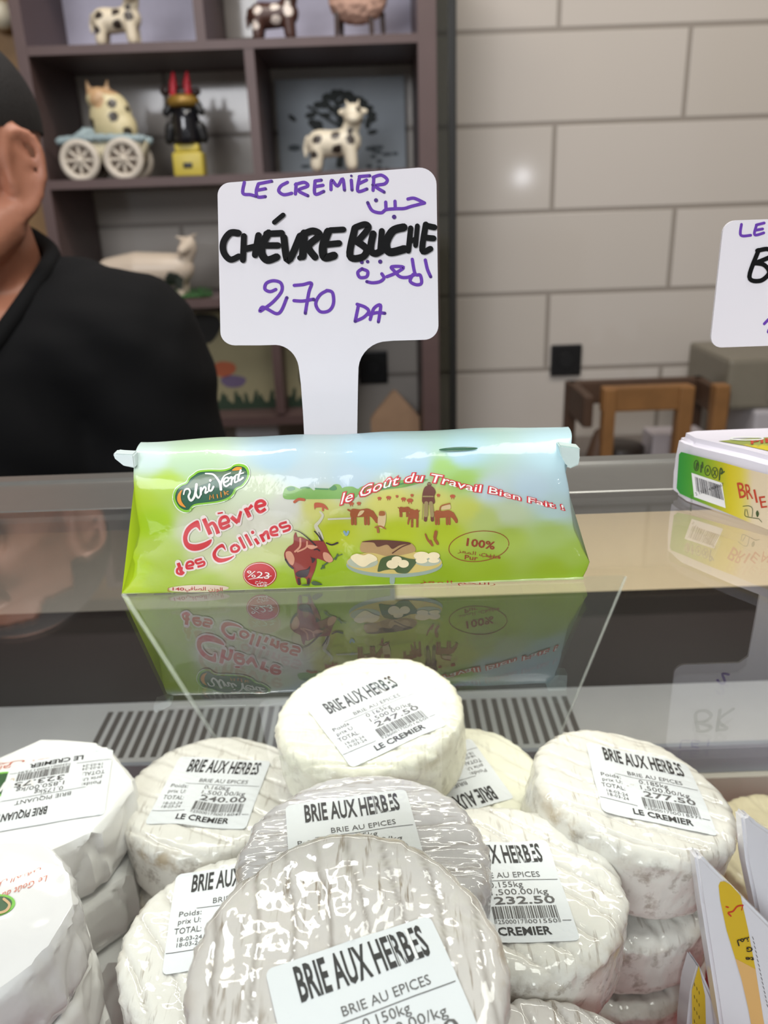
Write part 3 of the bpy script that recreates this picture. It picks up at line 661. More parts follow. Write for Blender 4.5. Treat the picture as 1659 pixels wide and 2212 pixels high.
PAINT = [(c[0], c[1], C(*c[2:])) for c in (
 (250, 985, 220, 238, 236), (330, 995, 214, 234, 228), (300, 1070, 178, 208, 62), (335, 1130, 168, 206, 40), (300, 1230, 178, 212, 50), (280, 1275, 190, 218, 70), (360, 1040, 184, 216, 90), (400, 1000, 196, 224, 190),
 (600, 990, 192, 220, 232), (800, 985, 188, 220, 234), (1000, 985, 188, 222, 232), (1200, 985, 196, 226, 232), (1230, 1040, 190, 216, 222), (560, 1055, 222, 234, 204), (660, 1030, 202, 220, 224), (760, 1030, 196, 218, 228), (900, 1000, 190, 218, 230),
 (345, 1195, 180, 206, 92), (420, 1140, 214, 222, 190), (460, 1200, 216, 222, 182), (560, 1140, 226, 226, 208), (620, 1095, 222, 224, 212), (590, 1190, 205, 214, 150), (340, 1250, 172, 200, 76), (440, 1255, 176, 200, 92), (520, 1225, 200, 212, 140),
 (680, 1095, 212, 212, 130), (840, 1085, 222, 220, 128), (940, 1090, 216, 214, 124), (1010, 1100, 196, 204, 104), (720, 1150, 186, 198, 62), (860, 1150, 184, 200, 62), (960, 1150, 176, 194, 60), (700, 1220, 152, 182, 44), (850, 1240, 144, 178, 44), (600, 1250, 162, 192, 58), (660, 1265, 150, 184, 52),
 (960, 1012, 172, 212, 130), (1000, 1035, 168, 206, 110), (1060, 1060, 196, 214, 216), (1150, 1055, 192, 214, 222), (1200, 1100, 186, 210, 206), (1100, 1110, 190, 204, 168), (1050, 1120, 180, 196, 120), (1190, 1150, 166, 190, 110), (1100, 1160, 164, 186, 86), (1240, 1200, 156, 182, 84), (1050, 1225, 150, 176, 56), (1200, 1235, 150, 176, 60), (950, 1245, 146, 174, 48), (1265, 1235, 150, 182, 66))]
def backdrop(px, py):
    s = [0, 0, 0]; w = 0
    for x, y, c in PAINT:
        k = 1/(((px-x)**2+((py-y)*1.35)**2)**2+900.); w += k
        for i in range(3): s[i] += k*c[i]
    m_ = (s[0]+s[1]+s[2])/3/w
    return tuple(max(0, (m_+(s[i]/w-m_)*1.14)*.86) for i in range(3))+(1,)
ROTI = ROT.transposed()
def to_px(p): q_ = ROTI @ (Vector(p)-CAM); return 829.5+FPX*q_.x/-q_.z, 1106+FPX*q_.y/q_.z
bm = bmesh.new(); NU, NV = 190, 84; grid = []
for i in range(NU+1):
    t = -1+2*i/NU; t = math.copysign(1-(1-abs(t))**1.25, t); row = []
    e = (max(0, 1-abs(t)**9))**.6
    for j in range(NV):
        a = 2*math.pi*(j+.5)/NV; ca, sa = math.cos(a), math.sin(a); n = 16 if sa < 0 else 2.5
        k = (abs(ca)**n+abs(sa)**n)**(-1/n); yn, zn = ca*k, sa*k
        z = HH+HH*zn; xl, xr = lerp(LZ, z), lerp(RZ, z); x = xl+(xr-xl)*(t+1)/2
        if yn < 0: y = pk_front(x, max(.00001, z))
        else: f_ = pk_front(x, max(.00001, z)); y = f_+.0008+(YC+HD*yn-f_-.0008)*e if e < 1 else YC+HD*yn
        row.append(bm.verts.new((x, y, max(z, .0003)+(.0012*noise.noise(Vector((x*40, 9, 0))) if zn > .9 else 0))))
    grid.append(row)
for a, b in zip(grid, grid[1:]):
    for j in range(NV): bm.faces.new((a[j], b[j], b[(j+1) % NV], a[(j+1) % NV]))
bm.faces.new(grid[0]); bm.faces.new(grid[-1][::-1])
bmesh.ops.recalc_face_normals(bm, faces=bm.faces)
me = bpy.data.meshes.new('cheese_log'); bm.to_mesh(me); bm.free()
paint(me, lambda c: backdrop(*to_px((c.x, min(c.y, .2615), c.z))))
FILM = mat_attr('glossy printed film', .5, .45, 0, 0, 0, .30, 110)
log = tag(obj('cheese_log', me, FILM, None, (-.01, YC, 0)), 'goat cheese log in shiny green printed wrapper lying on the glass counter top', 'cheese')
def on_log(lift):
    def f(px, py):
        y = .244
        for _ in range(4): p = PY(px, py, y); y = pk_front(p.x, min(.0468, max(.0004, p.z)))
        p = PY(px, py, y-lift); return p
    return f
LAY = [on_log(.00012+.00010*k) for k in range(7)]
def ink(name, r, g, b, rough=.4): return mat('print '+name, C(r, g, b), rough, coat=.35, var=.05, vs=400)
def pr(name, pieces, layer, m): return decal(name, pieces, LAY[layer], m, log, 14)
# hedge, field and distant hill
KC = A2(8.85, 600, 1030); KD = A2(5.53, 720, 1010); KE = A2(4.366, 740, 1140); KA = A2(5.184, 360, 980); KB = A2(5.184, 360, 1080); K7 = A2(3.016, 740, 940)
pr('hedge_print', blob(KC([(130, 420), (120, 250), (200, 185), (300, 180), (420, 225), (520, 195), (620, 210), (690, 260), (760, 215), (900, 240), (1010, 200), (1080, 145), (1180, 150), (1250, 225), (1390, 205), (1470, 270), (1480, 400), (900, 425), (500, 425)]))
   + blob(K7([(0, 345), (60, 335), (100, 350), (140, 330), (330, 300), (440, 290), (560, 290), (420, 335), (280, 355), (120, 385), (0, 400)])), 0, ink('leaf green', 122, 172, 84))
pr('hedge_print', blob(KC([(170, 215), (290, 185), (330, 240), (220, 270)]))+blob(KC([(980, 235), (1080, 160), (1130, 230), (1060, 260)]))+stroke(KC([(440, 215), (520, 200), (600, 212)]), 3)+stroke(KC([(720, 225), (800, 230), (960, 235)]), 3)+stroke(K7([(160, 365), (300, 340), (430, 305), (540, 290)]), 2.5), 1, ink('dark leaf green', 74, 134, 80))
pr('path_print', stroke(KC([(810, 670), (860, 740), (800, 850), (730, 930), (750, 990), (800, 1080), (830, 1180)]), (4, 11))+stroke(KC([(970, 810), (1200, 800), (1390, 795)]), 4), 1, ink('path grey', 200, 198, 172))
def goat(cx, cy, w, h, f=1):
    P_ = lambda L: KD([(cx+f*x*w, cy+y*h) for x, y in L])
    return blob(P_([(-.5, -.1), (-.42, -.45), (-.1, -.42), (.2, -.48), (.4, -.30), (.52, .05), (.40, .12), (.25, .0), (0, .05), (-.3, .08), (-.42, .15)])) \
      + [p for x in (-.42, -.30, .10, .22) for p in stroke(P_([(x, -.05), (x+.01, .5)]), w*.10/5.53, smooth=False)] + stroke(P_([(.35, -.2), (.52, .18), (.56, .34)]), (w*.22/5.53, w*.13/5.53)) + stroke(P_([(-.46, -.3), (-.58, -.40)]), w*.07/5.53)
pr('goat_print', goat(350, 580, 300, 190)+goat(860, 525, 150, 120)+goat(1330, 590, 250, 170)+goat(960, 600, 120, 220, -1)+goat(385-820+70, 520-75, 1, 1), 2, ink('rust brown', 158, 84, 44))
pr('goat_print', stroke(KC([(320, 480), (400, 430), (500, 440)]), 6)+blob(KC([(705, 500), (870, 515), (960, 610), (940, 630), (860, 590), (730, 590), (705, 630)]))+stroke(KC([(862, 570), (862, 640)]), 4)
   +[p for x, y, s in ((550, 365, 24), (660, 358, 30), (760, 340, 18), (838, 375, 30), (915, 392, 38), (940, 328, 20), (1255, 328, 22), (1425, 342, 32), (215, 430, 30), (305, 425, 26)) for p in ellipse(*KD([(x, y)])[0], s/5.53, s*.62/5.53)+stroke(KD([(x-s*.4, y), (x-s*.4, y+s)]), 1.6)+stroke(KD([(x+s*.4, y), (x+s*.4, y+s)]), 1.6)], 2, ink('brick red', 184, 92, 58))
pr('goat_print', blob(KD([(290, 580), (320, 520), (370, 515), (340, 560)]))+blob(KD([(545, 540), (590, 520), (625, 540), (625, 640), (600, 720), (560, 720), (530, 660)]))+blob(KD([(1290, 500), (1310, 450), (1390, 440), (1400, 490), (1350, 500)])), 3, ink('cream hide', 214, 190, 140))
pr('goat_print', blob(KD([(545, 540), (560, 520), (610, 525), (615, 570), (550, 575)]))+stroke(KD([(530, 730), (535, 770)]), 5)+stroke(KD([(500, 715), (560, 700), (620, 730)]), 3)+stroke(KD([(1270, 515), (1290, 460), (1390, 430)]), 3), 4, ink('hide brown', 164, 100, 52))
pr('shepherd_print', blob(KD([(1085, 245), (1130, 215), (1190, 232), (1222, 290), (1205, 345), (1205, 430), (1075, 430), (1062, 340)]))+ellipse(*KD([(1145, 200)])[0], 4.6, 4.8)+stroke(KD([(1105, 560), (1100, 628)]), 7)+stroke(KD([(1180, 560), (1182, 628)]), 7), 3, ink('shepherd brown', 112, 66, 54))
pr('shepherd_print', stroke(KD([(1110, 425), (1105, 570)]), 8.5)+stroke(KD([(1165, 425), (1182, 570)]), 8.5)+stroke(KD([(1075, 345), (1190, 345)]), 3)+stroke(KD([(1070, 420), (1060, 620)]), 1.2)+stroke(KD([(1130, 195), (1165, 195)]), 2), 4, ink('khaki', 158, 140, 92))
# the big goat
pr('goat_print', blob(KC([(305, 1130), (345, 1060), (375, 1150), (450, 1150), (560, 1200), (640, 1215), (720, 1222), (850, 1220), (905, 1280), (960, 1400), (1050, 1560), (1045, 1620), (960, 1640), (850, 1595), (745, 1565), (740, 1650), (700, 1800), (645, 1930), (615, 2040), (560, 2060), (545, 1960), (480, 1925), (430, 1950), (440, 2060), (380, 2060), (340, 1950), (295, 1760), (200, 1690), (135, 1570), (125, 1450), (200, 1340), (295, 1270)])), 2, ink('goat red', 138, 46, 34))
pr('goat_print', blob(KC([(150, 1450), (250, 1430), (320, 1560), (285, 1690), (190, 1620)]))+blob(KC([(545, 1325), (620, 1300), (765, 1335), (640, 1385)]))+blob(KC([(870, 1450), (960, 1460), (1050, 1560), (1035, 1620), (960, 1635), (880, 1570)]))+stroke(KC([(430, 1180), (425, 1330), (330, 1430)]), 4)+stroke(KC([(560, 1240), (540, 1350), (380, 1430)]), 3.5), 3, ink('goat tan', 204, 146, 116))
pr('goat_print', blob(KC([(340, 1850), (420, 1795), (550, 1770), (620, 1710), (570, 1890), (480, 1925), (380, 1910)]))+blob(KC([(600, 1480), (640, 1540), (720, 1570), (660, 1650), (640, 1560)]))+stroke(KC([(395, 1960), (410, 2050)]), 5)+stroke(KC([(590, 1960), (585, 2050)]), 5)+stroke(KC([(150, 1580), (220, 1690), (290, 1750)]), 4)+stroke(KC([(300, 1015), (420, 1055), (560, 1160), (720, 1310)]), (1.2, 3))+stroke(KC([(700, 1040), (780, 1130), (840, 1225)]), (2.4, 3))+stroke(KC([(780, 1060), (860, 1225)]), 1.2)+stroke(KC([(930, 1265), (1030, 1300), (1140, 1262)]), (3, 4))+stroke(KC([(700, 1395), (750, 1385), (800, 1415)]), 2.5), 4, ink('near black', 46, 30, 34))
pr('sprig_print', stroke(KC([(1060, 1580), (1130, 1520), (1230, 1480)]), 2)+stroke(KC([(1100, 1580), (1140, 1480)]), 3)+stroke(KC([(950, 1640), (880, 1690), (830, 1760)]), 3)+stroke(KC([(860, 1700), (880, 1740)]), 4)+blob(KC([(640, 2030), (700, 1990), (850, 2060), (700, 2075)]))+blob(KC([(440, 2075), (560, 2050), (600, 2085)])), 4, ink('sprig green', 70, 92, 56))
pr('flower_print', stroke(KC([(1270, 1050), (1310, 1110), (1345, 1050)]), 5), 3, ink('pale blue', 126, 160, 178))
# platter
pr('platter_print', ellipse(*KE([(488, 350)])[0], 104, 27.5)+stroke(KE([(470, 470), (468, 512)]), 11), 1, ink('platter grey', 148, 166, 150))
pr('platter_print', ellipse(*KE([(488, 325)])[0], 103, 25), 2, ink('platter gold', 206, 186, 106))
pr('bread_print', blob(KE([(180, 140), (260, 120), (400, 118), (560, 130), (645, 145), (690, 205), (640, 240), (440, 270), (300, 240), (175, 225)])), 3, ink('bread tan', 174, 142, 92))
pr('bread_print', blob(KE([(180, 135), (260, 118), (400, 116), (560, 128), (640, 145), (540, 165), (470, 200), (420, 160), (330, 180), (290, 140)]))+stroke(KE([(470, 240), (560, 180), (640, 150)]), 2.5), 4, ink('crust brown', 92, 52, 34))
pr('plate_print', ellipse(*KE([(190, 325)])[0], 33, 13)+ellipse(*KE([(800, 310)])[0], 29, 12), 3, ink('plate grey', 176, 184, 160))
pr('leaf_print', blob(KE([(330, 400), (360, 300), (420, 270), (500, 260), (620, 290), (700, 310), (640, 400), (600, 430), (520, 425), (480, 395), (400, 400), (345, 415)])), 4, ink('salad green', 72, 92, 50))
pr('cheese_print', blob(KE([(75, 280), (130, 245), (200, 260), (250, 245), (310, 270), (325, 305), (270, 330), (200, 370), (130, 340)]))+ellipse(*KE([(470, 345)])[0], 13, 9.5)+ellipse(*KE([(510, 300)])[0], 11, 7)+ellipse(*KE([(575, 340)])[0], 11.5, 8.5)+ellipse(*KE([(745, 265)])[0], 17, 9)+ellipse(*KE([(860, 265)])[0], 13, 8)+ellipse(*KE([(745, 310)])[0], 13, 6)+ellipse(*KE([(860, 310)])[0], 12, 5), 5, ink('cheese cream', 234, 220, 178))
pr('butterfly_print', stroke(KE([(780, 60), (800, 110), (845, 165)]), (3, 5))+stroke(KE([(845, 165), (830, 120)]), 3)+stroke(KE([(880, 40), (870, 90)]), 7)+stroke(KE([(870, 110), (895, 150)]), 6), 4, ink('butterfly', 150, 84, 34))
# logo shield
LG = [(300, 235), (360, 197), (470, 185), (620, 185), (700, 165), (742, 135), (800, 124), (870, 140), (908, 185), (915, 250), (890, 310), (840, 368), (775, 400), (735, 468), (660, 518), (560, 545), (440, 560), (330, 575), (285, 600), (255, 638), (200, 642), (140, 610), (98, 550), (82, 480), (105, 400), (160, 350), (222, 322), (255, 270)]
pr('logo_shield', blob(KA(LG)), 1, ink('deep green', 26, 92, 62)); pr('logo_shield', blob(KA([(330, 260), (470, 215), (700, 195), (860, 190), (870, 220), (640, 250), (430, 340), (230, 400), (170, 420), (250, 340)])), 2, ink('shield grey', 96, 122, 92))
pr('logo_rim', stroke(KA(LG), 5.5, True), 3, ink('lime', 132, 196, 50)); pr('logo_rim', stroke(KA([(498+(x-498)*1.035, 385+(y-385)*1.06) for x, y in LG]), 1.6, True), 3, ink('white', 240, 244, 236))
pr('logo_mark', blob(KA([(172, 405), (130, 450), (118, 515), (150, 575), (214, 602), (170, 540), (158, 470)]))+blob(KA([(732, 188), (780, 150), (840, 155), (822, 182)])), 3, ink('orange', 232, 150, 44))
pr('logo_lettering', stroke(KA([(190, 455), (205, 405), (245, 395), (262, 430), (245, 480), (270, 525), (305, 490), (325, 420), (335, 345)]), (3, 6))+stroke(KA([(335, 345), (325, 440), (355, 495), (385, 450)]), (6, 3))+stroke(KA([(385, 385), (382, 455)]), 5)+stroke(KA([(382, 430), (420, 375), (440, 390), (432, 440), (460, 425)]), 4)+stroke(KA([(480, 345), (472, 405), (500, 412), (525, 370)]), 4.6)+ellipse(*KA([(490, 300)])[0], 2.8, 2.8)
   +stroke(KA([(435, 222), (520, 232), (575, 290), (600, 340), (608, 400)]), (3, 6))+stroke(KA([(606, 395), (612, 320), (645, 250), (715, 215)]), (5, 2.2))+stroke(KA([(640, 325), (690, 300), (685, 268), (650, 280), (637, 330), (665, 365), (712, 335)]), 3.8)+stroke(KA([(708, 275), (728, 262), (730, 300), (722, 345)]), 4)+stroke(KA([(732, 290), (770, 250)]), 4)+stroke(KA([(830, 185), (805, 260), (810, 300), (855, 270)]), 4.4)+stroke(KA([(775, 240), (860, 215)]), 3)+stroke(KA([(770, 255), (762, 320), (800, 305)]), 3.4), 4, ink('white', 240, 244, 236))
pr('logo_lettering', [p for L in ([(482, 512), (487, 462), (505, 492), (520, 455), (528, 500)], [(572, 495), (565, 458)], [(612, 485), (606, 430)], [(655, 462), (643, 420)], [(688, 422), (652, 442), (690, 455)]) for p in stroke(KA(L), 2.0, smooth=False)], 4, ink('orange', 232, 150, 44))
# red title in broad-nib letters on a pale halo
BIGC = [(378, 345), (358, 235), (300, 247), (225, 308), (187, 395), (190, 480), (230, 543), (300, 570), (385, 558), (460, 520), (495, 482), (500, 440), (420, 475), (330, 497), (255, 485), (232, 440), (242, 380), (285, 325), (335, 305)]
SMC = [(662, 566), (632, 494), (580, 510), (532, 560), (512, 610), (530, 665), (580, 700), (650, 692), (720, 660), (758, 622), (700, 643), (620, 656), (567, 640), (552, 602), (577, 552), (622, 532)]
TT = [([(415, 210), (490, 385)], 46), ([(455, 300), (510, 258), (548, 300), (578, 378)], (30, 44)), ([(600, 275), (690, 243), (665, 190), (612, 205), (594, 260), (625, 318), (708, 282)], 36), ([(570, 152), (628, 142)], 18), ([(722, 190), (800, 255)], 46), ([(798, 250), (832, 125)], (42, 30)), ([(882, 90), (930, 192)], 46), ([(915, 105), (958, 58)], (28, 40)),
      ([(1000, 78), (1098, 50), (1066, 10), (1010, 28), (1000, 85), (1045, 135), (1108, 98)], 36),
      ([(128, 705), (172, 828)], 38), ([(180, 765), (125, 770), (118, 815), (165, 832), (195, 805)], 26), ([(215, 745), (298, 722), (270, 690), (228, 710), (228, 765), (300, 760)], 26), ([(395, 660), (325, 680), (345, 712), (412, 692), (415, 728), (345, 748)], 26),
      ([(768, 500), (725, 530), (735, 575), (785, 575), (812, 535), (768, 500)], 28), ([(812, 415), (876, 542)], 32), ([(882, 385), (950, 512)], 32), ([(988, 432), (1030, 495)], 34), ([(962, 362), (963, 364)], 38), ([(1050, 385), (1092, 468)], 34), ([(1075, 400), (1120, 355), (1145, 440)], 32),
      ([(1165, 368), (1238, 342), (1215, 300), (1168, 325), (1176, 390), (1250, 388)], 28), ([(1345, 248), (1270, 272), (1290, 308), (1368, 290), (1372, 330), (1300, 356)], 28)]
halo, red = [], blob(KB(BIGC), 4)+blob(KB(SMC), 4)
for L, w in TT:
    ww = (w[0]+34, w[1]+34) if isinstance(w, tuple) else w+34
    sc = lambda w_: (w_[0]/5.184, w_[1]/5.184) if isinstance(w_, tuple) else w_/5.184
    halo += stroke(KB(L), sc(ww)); red += stroke(KB(L), sc(w), cap=isinstance(w, (int, float)) and w == 38 and len(L) == 2 and L[0][1] < 400)
halo += stroke(KB(BIGC), 7, True)+stroke(KB(SMC), 7, True)
pr('title_halo', halo, 2, ink('halo', 232, 222, 214)); pr('title_lettering', red, 3, ink('title red', 206, 38, 48))
# curved slogan
path = catmull([(733, 1091), (765, 1080), (800, 1066), (840, 1052), (880, 1043), (920, 1041), (960, 1046), (1016, 1060), (1060, 1066), (1110, 1078), (1171, 1092), (1222, 1103)], 8)
cum = [0]
for a, b in zip(path, path[1:]): cum.append(cum[-1]+math.hypot(b[0]-a[0], b[1]-a[1]))
def along(s):
    s = max(0, min(cum[-1]-1e-6, s)); i = max(k for k in range(len(cum)-1) if cum[k] <= s); k = (s-cum[i])/(cum[i+1]-cum[i])
    return path[i][0]+(path[i+1][0]-path[i][0])*k, path[i][1]+(path[i+1][1]-path[i][1])*k
def curved(off):
    V, T = text('le Go\u00fbt du Travail Bien Fait !', off, .15); L = 14.6 if not off else None
    b = max(v[0] for v in text('le Go\u00fbt du Travail Bien Fait !', 0, .15)[0]); out = []
    for x, y in V:
        u = x/b; s = u*cum[-1]; h = 35-17*min(1, max(0, (u-.0)*1.15)); px, py = along(s); sh = -.5*max(0, u-.45)*2.2
        out.append((px+y*h*(.1+sh*-1.0*-1), py-y*h))
    return [(out, T)]
pr('slogan_outline', curved(.075), 4, ink('slogan red', 212, 40, 50)); pr('slogan_lettering', curved(.004), 5, ink('white', 244, 238, 232))
# seals and small print
pr('fat_seal', ellipse(*KB([(1043, 838)])[0], 36.5, 27.3), 1, ink('seal red', 190, 36, 42)); pr('seal_ring', stroke([(561+34*math.cos(t), 1241.5+25*math.sin(t)) for t in (2*math.pi*k/32 for k in range(32))], 1.0, True), 2, ink('white', 240, 226, 220))
pr('seal_lettering', put('%23', *KB([(895, 860)])[0], KB([(1150, 0)])[0][0], 14, -.10, down=True)+stroke(KB([(920, 888), (1172, 850)]), 1.2)+put('G/S', *KB([(1010, 965)])[0], KB([(1122, 0)])[0][0], 6.5, -.06, down=True)+put('\ufea1\u002f\ufee2\ufea4', *KB([(990, 925)])[0], KB([(1130, 0)])[0][0], 5, -.05, down=True), 3, ink('white', 240, 226, 220))
pr('weight_oval', ellipse(*KB([(355, 992)])[0], 66, 8, -.02), 1, ink('pale pink', 222, 206, 182))
ar = lambda s: s[::-1]
pr('weight_lettering', put(ar('\ufe8d\ufedf\ufeee\ufeaf\ufee5 \ufe8d\ufedf\ufebc\ufe8e\ufed3\ufef2'), *KB([(205, 1006)])[0], KB([(625, 0)])[0][0], 7.5, -.035, offset=.008, down=True)+put('140', *KB([(65, 1012)])[0], KB([(195, 0)])[0][0], 6.2, -.02, offset=.02, down=True)+put('\ufecd', *KB([(10, 1010)])[0], KB([(45, 0)])[0][0], 6, down=True), 2, ink('small red', 176, 44, 50))
ov = [(1285+287*math.cos(t)*.985-140*math.sin(t)*-.05, 175-287*math.cos(t)*.10+142*math.sin(t)) for t in (.25+2*math.pi*k/40*.985 for k in range(41))]
BRN = ink('brown ink', 142, 58, 32)
pr('origin_oval', stroke(KE(ov), 1.5), 1, BRN)
pr('origin_lettering', put('100%', *KE([(1165, 168)])[0], KE([(1435, 0)])[0][0], 16, -.14, offset=.025, down=True)+put('Pur', *KE([(1150, 297)])[0], KE([(1275, 0)])[0][0], 9.5, -.10, offset=.016, down=True)+put('Ch\u00e8vre', *KE([(1305, 270)])[0], KE([(1490, 0)])[0][0], 7.5, -.13, offset=.008, down=True)
   +put(ar('\ufea3\ufee0\ufef4\ufe90 \ufe8d\ufedf\ufee4\ufecc\ufeb0'), *KE([(1085, 232)])[0], KE([(1490, 0)])[0][0], 7.5, -.16, down=True), 1, BRN)
pr('edge_lettering', put(ar('\ufead\ufe8d\ufedf\ufee0\ufea4\ufee2 \ufe8d\ufedf\ufee4\ufecc\ufeb0'), 908, 1259, 1070, 6, -.03, down=True), 1, ink('small red', 176, 44, 50))
pr('edge_logo', ellipse(990, 970, 42, 4.5, -.04), 1, ink('deep green', 70, 108, 70))
# end flaps and the pressed bottom seam
for nm, L, col in (('end_flap', [(243, 981), (250, 978), (286, 985), (292, 1012), (268, 1004), (245, 994)], (226, 240, 238)), ('end_flap', [(1208, 962), (1252, 966), (1254, 990), (1252, 1004), (1228, 1011), (1216, 1000)], (206, 226, 220))):
    bm = bmesh.new(); n = len(L); fr = [bm.verts.new(PY(x, y, .247)-Vector((0, .0015*math.sin(i*2.1), 0))) for i, (x, y) in enumerate(L)]; bk = [bm.verts.new(v.co+Vector((0, .005, 0))) for v in fr]
    bm.faces.new(fr[::-1]); bm.faces.new(bk)
    for i in range(n): bm.faces.new((fr[i], fr[(i+1) % n], bk[(i+1) % n], bk[i]))
    bmesh.ops.recalc_face_normals(bm, faces=bm.faces); bmesh.ops.bevel(bm, geom=bm.edges[:], offset=.0004, segments=2, affect='EDGES')
    pobj(nm, bm, mat('film end %d' % col[0], C(*col), .4, coat=.3), log, True, 22)
bm = bmesh.new(); prev = None
for k in range(61):
    px = 263+(1263-263)*k/60; py = 1284+(1253-1284)*k/60+1.5*noise.noise(Vector((k*.35, 0, 0))); p = PZ(px, py, .0005); p.y = min(p.y, .2440)
    w = .0003+.0003*(noise.noise(Vector((k*.5, 3, 1)))); a = bm.verts.new(p+Vector((0, .0002, .0002))); b = bm.verts.new(p+Vector((0, .0035, w))); c_ = bm.verts.new(p+Vector((0, .0035, .0001)))
    if prev:
        for i in range(3): bm.faces.new((prev[i], a if i == 0 else b if i == 1 else c_, (b, c_, a)[i], prev[(i+1) % 3]))
    prev = (a, b, c_)
bmesh.ops.recalc_face_normals(bm, faces=bm.faces)
pobj('bottom_seam', bm, mat('film seam', C(206, 224, 150), .35, coat=.6), log)
# ------------------------------------------------------------------ handwritten price signs
def sign(name_label, outline, Y, zb, x_of_stem, strokes, label):
    bm = bmesh.new(); a = [bm.verts.new(p) for p in outline]; b = [bm.verts.new(p+Vector((0, .0011, 0))) for p in outline]; n = len(a)
    bm.faces.new(a); bm.faces.new(b[::-1])
    for i in range(n): bm.faces.new((a[i], a[(i+1) % n], b[(i+1) % n], b[i]))
    bmesh.ops.recalc_face_normals(bm, faces=bm.faces)
    s = tag(obj('price_sign', bm, WHITE, None, (x_of_stem, Y, zb), False), label, 'price sign')
    for k, (nm, m, pcs) in enumerate(strokes): decal(nm, pcs, lambda x, y: PY(x, y, Y-.00012-.00025*k), m, s)
    return s
def arc(cx, cy, rx, ry, a0, a1, n=8): return [(cx+rx*math.cos(math.radians(a0+(a1-a0)*k/n)), cy+ry*math.sin(math.radians(a0+(a1-a0)*k/n))) for k in range(n+1)]
SY = .2905
OUT = arc(498, 422, 28, 28, 180, 267) + arc(906, 399, 37, 37, 268, 360) + arc(916, 703, 31, 31, 0, 91) + [(850, 736)] + arc(838, 800, 64, 63, 270, 186, 8) + [(773, 840), (772, 900), (771, 980)]
OUTL = [(659, 980), (655, 900), (650, 830)] + arc(594, 802, 52, 57, -10, -88, 8) + [(560, 746)] + arc(508, 717, 32, 29, 91, 180)
ol = [PY(x, y, SY) for x, y in OUT]; orr = [PY(x, y, SY) for x, y in OUTL]
ol.append(Vector((ol[-1].x, SY, .0004))); orr.insert(0, Vector((orr[0].x, SY, .0004)))
K4 = A2(3.19, 450, 350)
PUR = mat('purple marker', C(106, 62, 170), .55, spec=.3, var=.22, vs=900); PDK = mat('dark purple marker', C(70, 34, 124), .5, var=.1); BLK = mat('black marker', C(9, 9, 10), .6, spec=.2, var=.3, vs=700)
pu = []
for L in ([(248, 140), (238, 215), (290, 225), (325, 235)], [(345, 150), (330, 200), (340, 240), (392, 238)], [(345, 150), (435, 132)], [(335, 195), (392, 184)],
          [(545, 140), (500, 165), (485, 200), (520, 225), (575, 215)], [(605, 150), (600, 220)], [(600, 155), (660, 140), (685, 165), (620, 195), (685, 232)], [(735, 130), (735, 220), (795, 202)], [(735, 130), (778, 125)], [(735, 170), (790, 160)],
          [(845, 190), (850, 125), (890, 165), (925, 115), (938, 192)], [(985, 125), (990, 192)], [(1040, 110), (1030, 200), (1092, 186)], [(1040, 100), (1112, 94)], [(1035, 150), (1090, 124)], [(1140, 105), (1135, 195)], [(1135, 105), (1190, 90), (1232, 120), (1215, 150), (1150, 165), (1210, 206)],
          # arabic words
          [(1375, 255), (1420, 250), (1490, 282)], [(1490, 282), (1400, 305), (1350, 320), (1290, 322), (1225, 328), (1190, 350), (1130, 335), (1100, 285)], [(1286, 270), (1288, 318)], [(1222, 276), (1224, 322)],
          [(1495, 675), (1510, 740), (1532, 790)], [(1405, 670), (1425, 770), (1460, 780), (1468, 835), (1430, 845), (1390, 820), (1410, 775)], [(1425, 775), (1370, 795), (1320, 790), (1285, 755), (1262, 722), (1345, 725), (1290, 765), (1230, 790)], [(1195, 770), (1210, 800), (1180, 825), (1130, 832), (1092, 824)], [(1060, 735), (1030, 760), (1045, 795), (1090, 790), (1098, 755), (1070, 740)],
          # 270
          [(465, 878), (425, 893), (390, 875), (400, 835), (450, 818), (500, 835), (505, 890), (450, 960), (385, 1010), (355, 1028), (372, 1000), (410, 1015), (470, 1045), (505, 1020), (540, 935)], [(592, 850), (650, 845), (710, 835), (692, 900), (668, 1040)], [(590, 955), (650, 958), (725, 945)], [(820, 885), (770, 915), (740, 975), (770, 1030), (830, 1025), (862, 975), (855, 900), (815, 885)],
          # DA
          [(1035, 985), (1012, 1095)], [(1025, 980), (1080, 1000), (1105, 1030), (1070, 1070), (1012, 1097)], [(1115, 1085), (1140, 1010), (1185, 985), (1180, 1050), (1172, 1100)], [(1110, 1052), (1160, 1038), (1215, 1042)]):
    pu += stroke(K4(L), 7.2)
dk = []
for x, y, r in ((1155, 263, 4.4), (1280, 378, 4.8), (1057, 690, 4.2), (1097, 686, 3.8), (1184, 686, 4.6), (325, 237, 2.6), (390, 238, 2.6), (437, 133, 2.6), (396, 184, 2.4), (686, 232, 2.8), (794, 204, 2.6), (778, 122, 2.4), (938, 194, 2.8), (985, 95, 2.8), (990, 192, 2.6), (1092, 186, 2.8), (1112, 94, 2.4), (1212, 208, 2.8), (1130, 157, 2.6), (1098, 280, 3.6), (1060, 738, 3), (1092, 824, 2.8), (1532, 790, 3), (542, 934, 3), (725, 948, 3.6), (668, 1042, 3.4), (1011, 1097, 3.4), (1215, 1042, 3.2), (1170, 1103, 2.6)):
    dk += ellipse(*K4([(x, y)])[0], r, r, 0, 12)
bk = []
